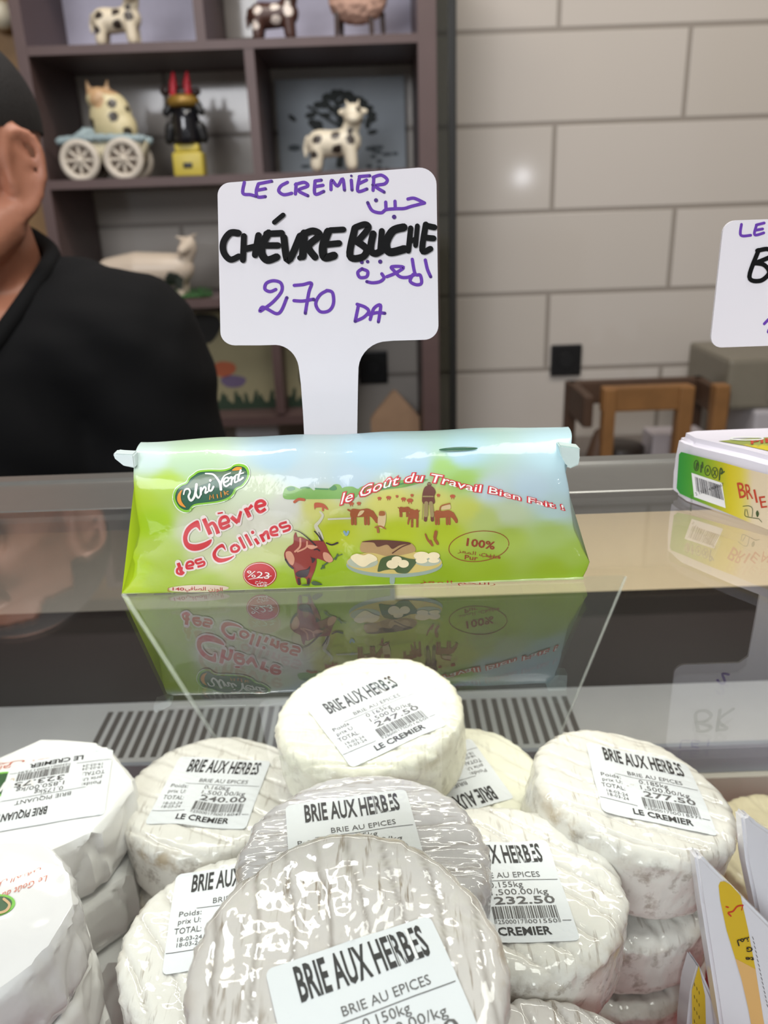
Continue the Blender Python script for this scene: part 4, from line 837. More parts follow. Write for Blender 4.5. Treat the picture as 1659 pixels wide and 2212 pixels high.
for L, w in (([(205, 490), (150, 490), (105, 550), (105, 620), (150, 672), (210, 650)], (13, 11)), ([(245, 510), (238, 675)], 11), ([(345, 505), (322, 640)], 12), ([(250, 600), (345, 578)], 12),
             ([(415, 490), (375, 560), (368, 630), (405, 675), (470, 655)], 14), ([(400, 495), (505, 490)], 12), ([(390, 575), (480, 575)], 12), ([(455, 415), (515, 365)], (9, 9)),
             ([(520, 520), (550, 680), (632, 510)], 13), ([(660, 490), (650, 650)], 14), ([(650, 500), (720, 475), (765, 505), (690, 580), (735, 655)], 13), ([(640, 655), (630, 660)], 10), ([(825, 480), (790, 580), (800, 655), (865, 645)], 15), ([(840, 470), (930, 465)], 11), ([(800, 570), (900, 560)], 12),
             ([(1010, 455), (975, 645), (1060, 655), (1090, 600), (1020, 545)], 13), ([(1015, 450), (1080, 430), (1100, 460), (1030, 545)], 12), ([(1135, 495), (1118, 600), (1150, 630), (1195, 610)], 13), ([(1195, 475), (1185, 600)], 11), ([(1345, 450), (1270, 475), (1225, 560), (1250, 620), (1350, 600)], 15), ([(1394, 455), (1378, 612)], 10), ([(1440, 440), (1428, 575)], 9), ([(1390, 548), (1432, 528)], 9), ([(1498, 430), (1474, 608), (1530, 598)], 11), ([(1500, 438), (1558, 450)], 11), ([(1490, 520), (1552, 526)], 11)):
    bk += stroke(K4(L), tuple(x*1.18 for x in w) if isinstance(w, tuple) else w*1.18)
cs = sign('', ol+orr, SY, 0, (ol[-1].x+orr[0].x)/2, [('purple_lettering', PUR, pu), ('marker_dots', PDK, dk), ('black_lettering', BLK, bk)],
     'white paddle price sign handwritten 270 in purple and black, standing behind the green wrapped log')
# second sign, stuck on the cheese box
Y2 = .2945; xl, zt, zb = .1203, .1098, .0664; w2 = .078; xm = xl+w2/2; r = .0042
pts = []
def arcw(cx, cz, a0, a1): return [Vector((cx+r*math.cos(math.radians(a0+(a1-a0)*k/7)), Y2, cz+r*math.sin(math.radians(a0+(a1-a0)*k/7)))) for k in range(8)]
pts = arcw(xl+r, zt-r, 180, 90)+arcw(xl+w2-r, zt-r, 90, 0)+arcw(xl+w2-r, zb+r, 0, -90)+[Vector((xm+.012, Y2, zb)), Vector((xm+.0085, Y2, zb-.003)), Vector((xm+.0072, Y2, .0280)), Vector((xm-.0072, Y2, .0280)), Vector((xm-.0085, Y2, zb-.003)), Vector((xm-.012, Y2, zb))]+arcw(xl+r, zb+r, -90, -180)
K5 = A2(2.34, 950, 350)
sg = [('purple_lettering', PUR, stroke(K5([(1525, 315), (1522, 370), (1572, 370)]), 6)+stroke(K5([(1600, 322), (1592, 368), (1638, 358)]), 6)+stroke(K5([(1600, 318), (1640, 308)]), 6)+stroke(K5([(1595, 345), (1632, 338)]), 6)+stroke(K5([(1700, 320), (1695, 365)]), 6)+stroke(K5([(1640, 818), (1670, 790), (1690, 800), (1660, 860), (1700, 850)]), 6)),
      ('black_lettering', BLK, stroke(K5([(1612, 445), (1565, 580), (1620, 600), (1665, 560), (1640, 520), (1592, 510)]), 9.5)+stroke(K5([(1605, 448), (1660, 440), (1685, 470), (1592, 512)]), 9.5)+stroke(K5([(1730, 440), (1710, 600)]), 9.5)+stroke(K5([(1730, 445), (1790, 450), (1720, 520), (1790, 600)]), 9.5))]
sign('', pts, Y2, .0280, xm, sg, 'white price sign cut off by the frame edge, standing on the white wrapped box')

# ------------------------------------------------------------------ boxed brie on the glass
A_ = PZ(1468, 1086, 0); B_ = PZ(1659, 1150, 0); u = (B_-A_).normalized(); v_ = Vector((-u.y, u.x, 0)); LEN, DEP, HT = .105, .088, .0272
M3 = Matrix((u, v_, Vector((0, 0, 1)))).transposed()
o = A_+u*.05+Vector((.03, 0, 0)); o.z = 0
bm = bmesh.new(); cut = .006
wd = Vector((1, .02, 0)).normalized(); base = [A_, A_+u*.122, A_+u*.118+Vector((.012, .004, 0)), A_+wd*.118+Vector((0, .004, 0)), A_+wd*.115+Vector((-.004, .0125, 0)), A_+Vector((.006, .0135, 0)), A_+Vector((-.0012, .0105, 0))]
cen = sum(base, Vector())/7
ring = lambda z, d: [bm.verts.new(p+(cen-p).normalized()*d+Vector((0, 0, z+.0004))) for p in base]
r0, r1, r2 = ring(0, .0006), ring(HT*.5, 0), ring(HT, .0012)
for p, q_ in ((r0, r1), (r1, r2)):
    for i in range(7): bm.faces.new((p[i], p[(i+1) % 7], q_[(i+1) % 7], q_[i]))
bm.faces.new(r0[::-1]); bm.faces.new(r2); bmesh.ops.recalc_face_normals(bm, faces=bm.faces)
bmesh.ops.bevel(bm, geom=bm.edges[:], offset=.0028, segments=3, affect='EDGES'); bmesh.ops.subdivide_edges(bm, edges=[e for e in bm.edges if e.calc_length() > .01], cuts=4, use_grid_fill=True)
for v in bm.verts: v.co += Vector((0, 0, .0007*noise.noise(v.co*70)*(1 if v.co.z > .01 else 0)))
PAPER = mat('white waxed paper', C(226, 222, 230), .42, var=.02, bump=.25, bs=160, bd=.0008)
bx = tag(obj('cheese_box', bm, PAPER, None, o, True, 35), 'white paper wrapped brie box with green and yellow barcode label on the glass top', 'cheese')
nf = -v_; of = A_+nf*.00045
def front(L=0): return lambda x, y: PP(x, y, of+nf*(.00012*L), nf)
K8 = A2(6.143, 1400, 900)
FLAP = [(410, 500), (440, 468), (600, 510), (1000, 610), (1280, 690), (1600, 770), (2400, 985), (2600, 1900), (2200, 1720), (1590, 1500), (1300, 1385), (1000, 1260), (560, 1085), (420, 1020), (378, 950)]
LB = NT('box label print'); tc = LB.n('ShaderNodeVertexColor', layer_name='paint'); LB.P(Base_Color=tc.outputs[0], Roughness=.35, Coat_Weight=.3)
def grad(px):
    st = [(1462, (44, 140, 58)), (1490, (70, 152, 50)), (1535, (150, 172, 40)), (1575, (208, 190, 30)), (1600, (216, 200, 70)), (1625, (222, 204, 170)), (1700, (226, 208, 180)), (1850, (226, 190, 90))]
    for (a, c), (b, d) in zip(st, st[1:]):
        if px <= b: k = max(0, min(1, (px-a)/(b-a))); return C(*[c[i]+(d[i]-c[i])*k for i in range(3)])
    return C(226, 190, 90)
lb = decal('box_label', poly(K8(FLAP)), front(1), LB.m, bx, 12); paint(lb.data, lambda c: grad(to_px(c+bx.location)[0]))
bc = poly(K8([(575, 745), (980, 880), (1030, 1215), (610, 1065)])); decal('barcode_panel', bc, front(2), mat('white print', C(232, 230, 228), .4), lb)
rnd = random.Random(3); bars = []; x = 620
def bq(s, t): # position inside the tilted barcode panel
    return (575+405*s+(35+(450-405)*s)*t*.98, 745+135*s+(320+15*s)*t)
s = .10
while s < .93:
    w_ = rnd.choice((.008, .012, .02, .026)); bars += poly(K8([bq(s, .12), bq(s+w_, .12), bq(s+w_, .72), bq(s, .72)])); s += w_+rnd.choice((.008, .012, .02))
dg = put('2 133314 000067', *K8([bq(.06, .92)])[0], K8([bq(.96, .9)])[0][0], 6.5, .34, down=True)
GREY = mat('grey print ink', C(70, 68, 70), .5)
decal('barcode_lettering', bars+dg, front(3), GREY, lb)
ic = []
for cx, cy, rx, ry in ((640, 650, 30, 68), (790, 715, 38, 66), (885, 745, 40, 70)):
    cc = [(cx+rx*math.cos(2*math.pi*k/20), cy+ry*math.sin(2*math.pi*k/20)) for k in range(20)]; ic += stroke(K8(cc), 1.8, True)
ic += stroke(K8([(700, 735), (708, 640), (722, 680), (720, 610)]), 3.4)+stroke(K8([(640, 690), (650, 620), (660, 640)]), 4)+stroke(K8([(780, 740), (790, 690), (800, 730)]), 2)+stroke(K8([(865, 780), (905, 710)]), 2)+stroke(K8([(870, 705), (900, 785)]), 2)+stroke(K8([(945, 840), (960, 690), (985, 720), (970, 760), (1010, 730)]), 3)
ic += put('LOT 2024', *K8([(565, 1040)])[0], K8([(535, 0)])[0][0]+40, 4, -1.62, down=True)
ic += stroke(K8([(1260, 1190), (1340, 1185), (1385, 1225), (1380, 1330)]), 1.4)+stroke(K8([(1290, 1230), (1285, 1310), (1340, 1335), (1470, 1355)]), 1.4)+stroke(K8([(1310, 1230), (1330, 1320)]), 1.2)+blob(K8([(1430, 1280), (1450, 1245), (1472, 1290), (1450, 1335)]))+stroke(K8([(1470, 1355), (1510, 1400)]), 1.2)
decal('icon_print', ic, front(3), mat('olive print ink', C(62, 82, 40), .5), lb)
bt = []
for ch, x, y, hh, ww in (('B', 1200, 1085, 34, 17), ('R', 1305, 1100, 33, 15), ('I', 1415, 1145, 29, 7), ('E', 1485, 1215, 25, 16), ('A', 1600, 1290, 25, 16), ('U', 1700, 1330, 25, 16)):
    X_, Y_ = K8([(x, y)])[0]; bt += put(ch, X_, Y_, X_+ww, hh, .12, offset=.006, shear=-.1, down=True)
decal('title_lettering', bt, front(3), mat('brick red ink', C(190, 66, 40), .45), lb)
# printed top of the box
tl = NT('box top print'); t2 = tl.n('ShaderNodeVertexColor', layer_name='paint'); tl.P(Base_Color=t2.outputs[0], Roughness=.4)
bv = BVHTree.FromPolygons([v.co.copy() for v in bx.data.vertices], [tuple(p.vertices) for p in bx.data.polygons])
def ontop(lift):
    def f(x, y):
        p = PZ(x, y, HT+.0004)-bx.location; h = bv.ray_cast(Vector((p.x, p.y, .1)), Vector((0, 0, -1)))
        return Vector((p.x, p.y, (h[0].z if h[0] else HT)+lift))
    return f
TP = [(1552, 953), (1610, 948), (1659, 945), (1800, 938), (1900, 1040), (1720, 990), (1659, 974), (1610, 963), (1575, 957)]
d2 = decal('top_print', poly(TP), ontop(.00025), tl.m, bx, 12, True)
paint(d2.data, lambda c: C(150, 160, 80) if to_px(c+bx.location)[1] < 962 else C(206, 190, 40))
decal('top_lettering', put('PIK', 1622, 961, 1680, 9, .10, offset=.02, down=True), ontop(.0005), mat('brick red ink', C(190, 66, 40), .45), d2, 12, True)
decal('top_logo', stroke([(1585+28*1+36*math.cos(t), 949+3.2*math.sin(t)) for t in (2*math.pi*k/24 for k in range(24))], 2.2, True), ontop(.0005), mat('print white', C(220, 224, 210), .4), d2, 12, True)

# ------------------------------------------------------------------ brie wheels
def brie_mat(name, white, streak, groove, rim, side, wrap, wrinkle, sc=(520, 60, 160), cs=(95, 26, 45)):
    q = NT(name); vc = q.n('ShaderNodeVertexColor', layer_name='rind'); ch = q.n('ShaderNodeSeparateColor', {0: vc.outputs[0]})
    v = q.obj(sc, (0, 0, .25)); v2 = q.obj()
    s1 = q.math('MULTIPLY', q.step(q.noise(v, 1, 3, .6), .57, .66), streak)
    s1 = q.math('MULTIPLY', q.math('MULTIPLY', s1, q.step(q.noise(v2, 60, 2), .40, .60)), q.math('SUBTRACT', 1.0, q.math('MULTIPLY', ch.outputs[2], .85)))
    base = q.mix(q.noise(v2, 55, 4), tuple(x*.93 for x in white[:3])+(1,), white)
    base = q.mix(s1, base, C(134, 116, 96))
    base = q.mix(q.math('MULTIPLY', ch.outputs[1], groove), base, C(146, 136, 128))
    sp = q.math('MULTIPLY', q.math('MULTIPLY', q.step(q.noise(v2, 150, 4, .65), .53, .68), ch.outputs[2]), side)
    base = q.mix(sp, base, C(128, 112, 94))
    rm = q.math('MULTIPLY', q.math('MULTIPLY', q.step(q.noise(v2, 110, 4, .6), .46, .60), ch.outputs[0]), rim, clamp=True)
    base = q.mix(rm, base, C(168, 142, 98))
    h = q.math('ADD', q.math('MULTIPLY', q.noise(q.obj((300, 90, 150), (0, 0, .3)), 1, 3), .6), q.math('MULTIPLY', q.noise(v2, 900, 3), .25))
    cw = q.bump(q.math('ADD', q.noise(q.obj(cs, (0, 0, .12)), 1, 1.5, .5), q.math('MULTIPLY', q.noise(q.obj((60, 150, 90)), 1, 1), .30)), wrinkle, .0022)
    q.P(Base_Color=base, Roughness=.72, Normal=q.bump(h, .35, .0009), Coat_Weight=wrap, Coat_Roughness=.05, Coat_Normal=cw, Subsurface_Weight=.0)
    return q.m
M_CLEAN = brie_mat('fresh rind', C(240, 238, 220), .30, .22, .45, .30, .45, .35)
M_STREAK = brie_mat('streaked rind under film', C(217, 211, 207), .9, .75, .75, .55, 1.0, .19)
M_GREY = brie_mat('greyish rind under film', C(207, 204, 207), .8, .60, .8, .5, 1.0, .5, (70, 620, 160), (45, 230, 90))
M_SOFT = brie_mat('white rind under film', C(235, 232, 225), .55, .30, .6, .6, .9, .45)
def make_brie(R, Hh, seed, gstep=.0105, gdir=.3, lump=1., gr=1.):
    rnd = random.Random(seed); sv = Vector((rnd.uniform(0, 50), rnd.uniform(0, 50), 0)); SEG = 150
    prof = []
    e = .0058
    for k in range(1, 5): prof.append((R*.92*k/4.0*.97, 0))
    for k in range(0, 7): a = math.radians(-90+15*k); prof.append((R-e+e*math.cos(a), e+e*math.sin(a)))
    for k in range(1, 9): prof.append((R, e+(Hh-2*e)*k/9))
    for k in range(0, 9): a = math.radians(90*k/8); prof.append((R-e+e*math.cos(a), Hh-e+e*math.sin(a)))
    for k in range(1, 42): prof.append(((R-e)*(1-k/42), Hh))
    bm = bmesh.new(); rings = []; rind = []
    cg, sg_ = math.cos(gdir), math.sin(gdir)
    for r, z in prof:
        row = []
        for k in range(SEG):
            t = 2*math.pi*k/SEG; d = Vector((math.cos(t), math.sin(t), 0)); n1 = noise.noise(d*1.3+sv); n2 = noise.noise(Vector((d.x*4, d.y*4, z*90))+sv); n3 = noise.noise(Vector((d.x*14, d.y*14, z*260))+sv)
            x, y = d.x*r, d.y*r; g = x*cg+y*sg_; ph = (g/gstep+.35*noise.noise(Vector((x*30, y*30, 0))+sv)) % 1.0; gv = max(0, 1-abs(ph-.5)/.11)
            top = max(0, min(1, (z-(Hh-e))/e)); sd = 1-top if z > .001 else 0
            rr_ = r*(1+lump*(.018*n1+.008*n2*(r/R)))+lump*(.0006*n3*sd+.0012*n3*max(0, 1-abs(z-(Hh-e*.6))/e))
            zz = z*(1+lump*.04*n1*(1 if z > .002 else 0))+top*(.0008*noise.noise(Vector((x*70, y*70, 2))+sv)+.0004*noise.noise(Vector((x*260, y*260, 2))+sv)-.0017*gr*gv*(.35+.65*(r/R)**2)-.0006*(r/R)**4)
            row.append(bm.verts.new((d.x*rr_, d.y*rr_, zz)))
            ed = max(0, 1-abs((r-R)/.004)) if z > Hh-e*1.2 else 0; ed = max(ed, max(0, 1-abs(z-(Hh-e*1.3))/.0035) if r > R*.97 else 0)
            rind.append((ed*max(.25, .5+n1*1.5), gv*top, sd if r > R*.9 else top*.35*max(0, (r/R-.75)*4), 1))
        rings.append(row)
    for a, b in zip(rings, rings[1:]):
        for k in range(SEG): bm.faces.new((a[k], a[(k+1) % SEG], b[(k+1) % SEG], b[k]))
    bm.faces.new(rings[0][::-1]); bm.faces.new(rings[-1]); bm.normal_update()
    me = bpy.data.meshes.new('brie_cheese'); bm.to_mesh(me); bm.free()
    a = me.color_attributes.new('rind', 'FLOAT_COLOR', 'POINT'); a.data.foreach_set('color', [c for q_ in rind for c in q_])
    return me
STK = mat('white sticker paper', C(226, 229, 233), .5, var=.015); STK2 = mat('pale sticker strip', C(236, 238, 240), .5, var=.01)
PRN = mat('sticker black ink', C(36, 35, 36), .55); PRF = mat('sticker grey ink', C(92, 90, 90), .55)
def sticker_art(weight, total, date, digits, title='BRIE AUX HERBES', sub='BRIE AU EPICES', unit='1,500.00/kg', tx=(-1.65, 1.95), th=.92):
    """print of the scale sticker in centimetres, origin at its centre"""
    p = put(title, tx[0], 1.28, tx[1], th, offset=.022)
    q_ = put(sub, -.75, .54, 1.65, .26)+stroke([(-1.35, .40), (2.25, .40)], .025, smooth=False)
    q_ += put('Poids:', -2.0, .08, -1.15, .24)+put('prix U:', -2.0, -.28, -1.15, .24)+put(weight, -.35, .06, .9, .27)+put(unit, -.35, -.31, 1.75, .27)
    q_ += put('TOTAL:', -2.1, -.72, -1.1, .27)+put(total, -.30, -.74, 1.9, .33, offset=.014)+put(date, -1.95, -1.06, -1.05, .18)+put(date, -1.95, -1.30, -1.05, .18)+stroke([(-2.3, -1.50), (-.75, -1.50)], .025, smooth=False)+stroke([(1.95, -1.50), (2.25, -1.50)], .025, smooth=False)
    rnd = random.Random(digits); x = -.42
    while x < 1.78:
        w = rnd.choice((.018, .03, .045, .06)); q_ += poly([(x, -.84), (x+w, -.84), (x+w, -1.38), (x, -1.38)]); x += w+rnd.choice((.02, .03, .045))
    for x in (-.45, -.40, .62, .67, 1.80, 1.85): q_ += poly([(x, -.84), (x+.02, -.84), (x+.02, -1.58), (x, -1.58)])
    q_ += put(digits[:7], -.34, -1.59, .58, .17)+put(digits[7:], .72, -1.59, 1.76, .17)
    p2 = put('LE CREMIER', -1.0, -2.06, 1.45, .32, offset=.022)
    gaps = []
    for x in (1.03, 1.20): gaps += poly([(x, 1.26), (x+.018, 1.26), (x+.028, 2.22), (x+.01, 2.22)])
    if title == 'BRIE AUX HERBES': gaps += poly([(1.49, 1.26), (1.58, 1.26), (1.60, 2.22), (1.51, 2.22)])
    return p+p2, q_, gaps
def put_sticker(o, me, c, ang, art, w=4.7, h=4.75, scale=1.):
    bv = BVHTree.FromPolygons([v.co.copy() for v in me.vertices], [tuple(p.vertices) for p in me.polygons]); ca, sa = math.cos(ang), math.sin(ang)
    zmax = max(v.co.z for v in me.vertices)
    def on(lift):
        def f(x, y):
            X = c[0]+(x*ca-y*sa)*.01*scale; Y_ = c[1]+(x*sa+y*ca)*.01*scale
            h_ = bv.ray_cast(Vector((X, Y_, zmax+.05)), Vector((0, 0, -1)))
            if h_[0] is not None and h_[0].z > zmax-.004:   # stiff paper: follow the smoothed surface only
                zs = []
                for i in range(8):
                    for rr_ in (.003, .006):
                        t = bv.ray_cast(Vector((X+rr_*math.cos(i*.785), Y_+rr_*math.sin(i*.785), zmax+.05)), Vector((0, 0, -1)))[0]
                        if t is not None and t.z > zmax-.005: zs.append(t.z)
                za = sum(zs)/len(zs) if zs else h_[0].z
                return Vector((X, Y_, max(za+.0003, h_[0].z-.0001)+lift))
            if h_[0] is None or h_[0].z < zmax-.010:   # past the rim the paper bends down over the edge
                P_ = Vector((X, Y_, 0)); R0 = P_.length; k = 1.0
                while k > .5:
                    k -= .01; h2 = bv.ray_cast(Vector((X*k, Y_*k, zmax+.05)), Vector((0, 0, -1)))
                    if h2[0] is not None and h2[0].z > zmax-.010: break
                ov = R0*(1-k); d = P_/R0
                if h2[0] is None: return Vector((X, Y_, zmax))
                return Vector((h2[0].x, h2[0].y, h2[0].z-ov))+d*(.0006+lift)
            return h_[0]+Vector((0, 0, 1))*lift+(h_[1]*lift if h_[1].z > 0 else Vector())
        return f
    s = decal('price_label', poly(rr(-w/2, -h/2+.03, w/2, h/2+.03, .22)), on(.00030), STK, o, .16, True)
    bold, fine, gaps = art
    decal('bold_lettering', bold, on(.00048), PRN, s, .12, True); decal('fine_lettering', fine, on(.00045), PRF, s, .2, True)
    if gaps: decal('print_gap', gaps, on(.00060), STK2, s, .12, True)
    return s
def wheel(label, px, py, d, R, Hh, seed, m, tilt=(0, 0), lab=None, gdir=.3, lift=0., spin=0., wrap='brie wheels on herbs and spices'):
    n = Matrix.Rotation(math.radians(tilt[0]), 3, 'X') @ Matrix.Rotation(math.radians(tilt[1]), 3, 'Y') @ Matrix.Rotation(math.radians(spin), 3, 'Z')
    top = PD(px, py, d); base = top-n @ Vector((0, 0, Hh))
    me = make_brie(R, Hh, seed, gdir=gdir, gr=.30 if m in (M_STREAK, M_GREY) else 1.0); o = obj('brie_cheese', me, m)
    o.location = base; o.rotation_euler = n.to_euler(); tag(o, label, 'cheese', 'brie wheels piled in the case')
    if lab:
        (x0, y0), (x1, y1), art = lab; nz = n @ Vector((0, 0, 1)); ni = n.inverted()
        a = ni @ (PP(x0, y0, top, nz)-base); b = ni @ (PP(x1, y1, top, nz)-base); ang = math.atan2(b.y-a.y, b.x-a.x); ca, sa = math.cos(ang), math.sin(ang)
        c = (a.x-(-1.65*ca-1.28*sa)*.01, a.y-(-1.65*sa+1.28*ca)*.01)
        put_sticker(o, me, c, ang, art)
    return o
SA = sticker_art
wheel('white brie wheel crowning the pile, price sticker reading total 247.50', 795, 1528, .37, .0432, .032, 11, M_CLEAN, (3, -4), ((713, 1545), (844, 1491), SA('0.165kg', '247.50', '19-03-24', '2500017001650')), 1.4)
wheel('brie wheel half hidden behind the crowning wheel with upside-down sticker', 985, 1672, .388, .0422, .031, 12, M_CLEAN, (0, 0), ((1058, 1700), (930, 1735), SA('0.160kg', '240.00', '18-03-24', '2500017001605')), .8)
wheel('greyish film-wrapped brie wheel between the crowning wheel and the largest front wheel', 785, 1838, .288, .0452, .031, 13, M_GREY, (0, 0), ((660, 1779), (869, 1750), SA('0.175kg', '262.50', '18-03-24', '2500017001759')), 1.75)
wheel('largest frontmost brie wheel in shiny film, sticker reading 0.150kg', 750, 2078, .2165, .0432, .030, 14, M_STREAK, (9, 1), ((651, 2166), (912, 2072), SA('0.150kg', '225.00', '18-03-24', '2500017001506')), .12)
wheel('brie wheel with sticker total 232.50 under the greyish wheel', 1104, 1893, .303, .0428, .032, 15, M_SOFT, (-1, 2), ((972, 1870), (1173, 1862), SA('0.155kg', '232.50', '18-03-24', '2500017001550')), .9)
wheel('brie wheel with sticker total 277.50 topping a stack of three beside the yellow wedges', 1372, 1695, .347, .0432, .033, 16, M_SOFT, (-1, 12), ((1306, 1643), (1487, 1681), SA('0.185kg', '277.50', '18-03-24', '2500017001857')), 1.3)
wheel('brie wheel with sticker total 240.00 beside the octagonal paper parcel', 458, 1700, .388, .0432, .033, 17, M_SOFT, (0, 0), ((402, 1668), (556, 1675), SA('0.160kg', '240.00', '18-03-24', '2500017001604')), 1.1)
wheel('brie wheel in film partly covered by the largest wheel, only the word BRIE showing', 505, 2020, .302, .0428, .034, 18, M_SOFT, (0, 0), ((413, 1928), (603, 1904), SA('0.165kg', '247.50', '18-03-24', '2500017001656')), .5)
def wheel_at(label, x, y, ztop, R, Hh, seed, m, tilt=(0, 0), gdir=.3):
    n = Matrix.Rotation(math.radians(tilt[0]), 3, 'X') @ Matrix.Rotation(math.radians(tilt[1]), 3, 'Y')
    me = make_brie(R, Hh, seed, gdir=gdir); o = obj('brie_cheese', me, m); o.location = Vector((x, y, ztop))-n @ Vector((0, 0, Hh)); o.rotation_euler = n.to_euler()
    return tag(o, label, 'cheese', 'brie wheels piled in the case')
p7 = PD(1372, 1695, .347); p10 = PD(458, 1700, .388); p12 = PD(505, 2020, .302); p5 = PD(1104, 1893, .303); p2 = PD(985, 1672, .388)
wheel_at('unlabelled brie wheel in the middle of the three-wheel stack', p7.x-.007, p7.y-.002, p7.z-.0395, .0435, .031, 21, M_SOFT)
wheel_at('unlabelled brie wheel at the foot of the three-wheel stack', p7.x-.010, p7.y-.006, p7.z-.0715, .0435, .040, 22, M_SOFT)
wheel_at('unlabelled brie wheel beneath the wheel totalling 240.00', p10.x+.002, p10.y-.004, p10.z-.034, .0432, .033, 23, M_SOFT)
wheel_at('lowest brie wheel hidden under the wheel totalling 240.00', p10.x+.002, p10.y, p10.z-.068, .0432, DECK*-1+p10.z-.068, 24, M_SOFT)
wheel_at('brie wheel beneath the wheel that shows only the word BRIE', p12.x+.004, p12.y-.002, p12.z-.035, .0420, .033, 25, M_SOFT)
wheel_at('lowest brie wheel under the wheel that shows only the word BRIE', p12.x+.004, p12.y-.002, p12.z-.069, .0420, DECK*-1+p12.z-.069, 26, M_SOFT)
wheel_at('brie wheel supporting the wheel totalling 232.50', p5.x-.004, p5.y+.004, p5.z-.0335, .0415, .033, 27, M_SOFT)
wheel_at('lowest brie wheel under the wheel totalling 232.50', p5.x-.004, p5.y+.004, p5.z-.0675, .0415, DECK*-1+p5.z-.0675, 28, M_SOFT)
wheel_at('brie wheel beneath the half hidden wheel with upside-down sticker', p2.x, p2.y, p2.z-.032, .042, .033, 29, M_SOFT)
wheel_at('lowest brie wheel beneath the half hidden wheel with upside-down sticker', p2.x, p2.y, p2.z-.066, .042, DECK*-1+p2.z-.066, 30, M_SOFT)
wheel_at('film-wrapped brie wheel leaning low in front of the wheel showing only BRIE', -.052, .158, -.131, .043, .030, 31, M_STREAK, (4, -16), .9)
wheel_at('film-wrapped brie wheel leaning low in front of the wheel totalling 232.50', .052, .150, -.127, .043, .030, 32, M_STREAK, (2, 16), .5)

# ------------------------------------------------------------------ brie parcels in folded white paper
def parcel(name, label, cx, cy, ztop, R, Hh, seed, spin, sides=8, squash=1., film=False, sharp_=True):
    rnd = random.Random(seed); bm = bmesh.new(); n = sides
    an = [2*math.pi*k/n+math.radians(spin)+rnd.uniform(-.07, .07) for k in range(n)]; rad = [R*rnd.uniform(.95, 1.05) for _ in an]
    ringv = lambda k, z: [bm.verts.new((r*k*math.cos(a), r*k*squash*math.sin(a), z+rnd.uniform(-.001, .001)*(z > .001))) for a, r in zip(an, rad)]
    L = [ringv(.93, 0), ringv(1.0, .0045), ringv(1.0, Hh*.6), ringv(.985, Hh-.0035), ringv(.93, Hh)]
    for a, b in zip(L, L[1:]):
        for k in range(n): bm.faces.new((a[k], a[(k+1) % n], b[(k+1) % n], b[k]))
    bm.faces.new(L[0][::-1]); bm.faces.new(L[-1])
    bmesh.ops.bevel(bm, geom=[e for e in bm.edges if abs(e.verts[0].co.z-e.verts[1].co.z) > .004], offset=.004, segments=3, affect='EDGES')
    bmesh.ops.triangulate(bm, faces=[f for f in bm.faces if len(f.verts) > 4])
    for _ in range(4):
        es = [e for e in bm.edges if e.calc_length() > .0034]
        if es: bmesh.ops.subdivide_edges(bm, edges=es, cuts=1); bmesh.ops.triangulate(bm, faces=[f for f in bm.faces if len(f.verts) > 4])
    sv = Vector((seed, 2*seed, 0))
    for v in bm.verts:
        c = v.co; side = 1 if c.z < Hh-.003 else .12; f = abs(noise.noise(Vector((c.x*55, c.y*55, c.z*40+.0))+sv)); rr_ = Vector((c.x, c.y, 0)).normalized()
        v.co += (-rr_*(.0022*max(0, .22-f)*4*side)+Vector((0, 0, .0007*noise.noise(c*60+sv))))*(1 if c.z > .001 else 0)
    me = bpy.data.meshes.new(name); bm.normal_update(); bm.to_mesh(me); bm.free()
    o = obj(name, me, mat('parcel paper film', C(228, 226, 228), .5, coat=1., var=.02, bump=.3, bs=120, bd=.001) if film else mat('parcel paper', C(240, 239, 238), .5, coat=.25, var=.02, bump=.3, bs=140, bd=.001), None, None, True, 40)
    o.location = (cx, cy, ztop-Hh); tag(o, label, 'cheese', 'brie parcels in white paper')
    bv = BVHTree.FromPolygons([v.co.copy() for v in me.vertices], [tuple(p.vertices) for p in me.polygons])
    return o, me, bv
pp = PD(62, 1722, .366)
o15, me15, bv15 = parcel('brie_parcel', 'octagonal white paper brie parcel with upside-down price sticker and green logo, topmost of its stack', pp.x, pp.y, pp.z, .046, .031, 5, 12)
def onp(o, bv, lift):
    T = o.location
    def f(x, y):
        p = PZ(x, y, T.z+.0305)-T; h = bv.ray_cast(Vector((p.x, p.y, .2)), Vector((0, 0, -1)))
        return Vector((p.x, p.y, (h[0].z if h[0] else .03)+lift))
    return f
REDP = mat('faded red print', C(206, 112, 88), .5); GRN = mat('leaf green print', C(120, 190, 70), .45); DGR = mat('dark green print', C(58, 92, 58), .45); ORG = mat('orange print', C(226, 124, 70), .45)
KL = A2(3.5, 0, 1580)
def upside(s, x0, y0, x1, y1, h, sh=.2, off=.0):
    L = math.hypot(x1-x0, y1-y0); V, T = text(s, off, sh); a, b = min(v[0] for v in V), max(v[0] for v in V); ux, uy = (x1-x0)/L, (y1-y0)/L; out = []
    for x, y in V: s_ = (x-a)/(b-a)*L; k = y/.69*h; out.append((x0+ux*s_+k*.12*(-1), y0+uy*s_+k))
    return [(out, T)]
decal('slogan_print', upside('Le Go\u00fbt du Travail Bien Fait !', 214, 1635, -130, 1672, 9)+upside(ar('\ufe8d\ufedf\ufeca\ufee4\ufede \ufe8d\ufedf\ufee4\ufe98\ufed8\ufee6'), 196, 1629, -60, 1658, 7), onp(o15, bv15, .0003), REDP, o15, 12, True)
decal('logo_shield', ellipse(10, 1697, 84, 26, -.12), onp(o15, bv15, .0003), GRN, o15, 12, True); decal('logo_shield', ellipse(10, 1697, 80, 22, -.12), onp(o15, bv15, .00045), DGR, o15, 12, True)
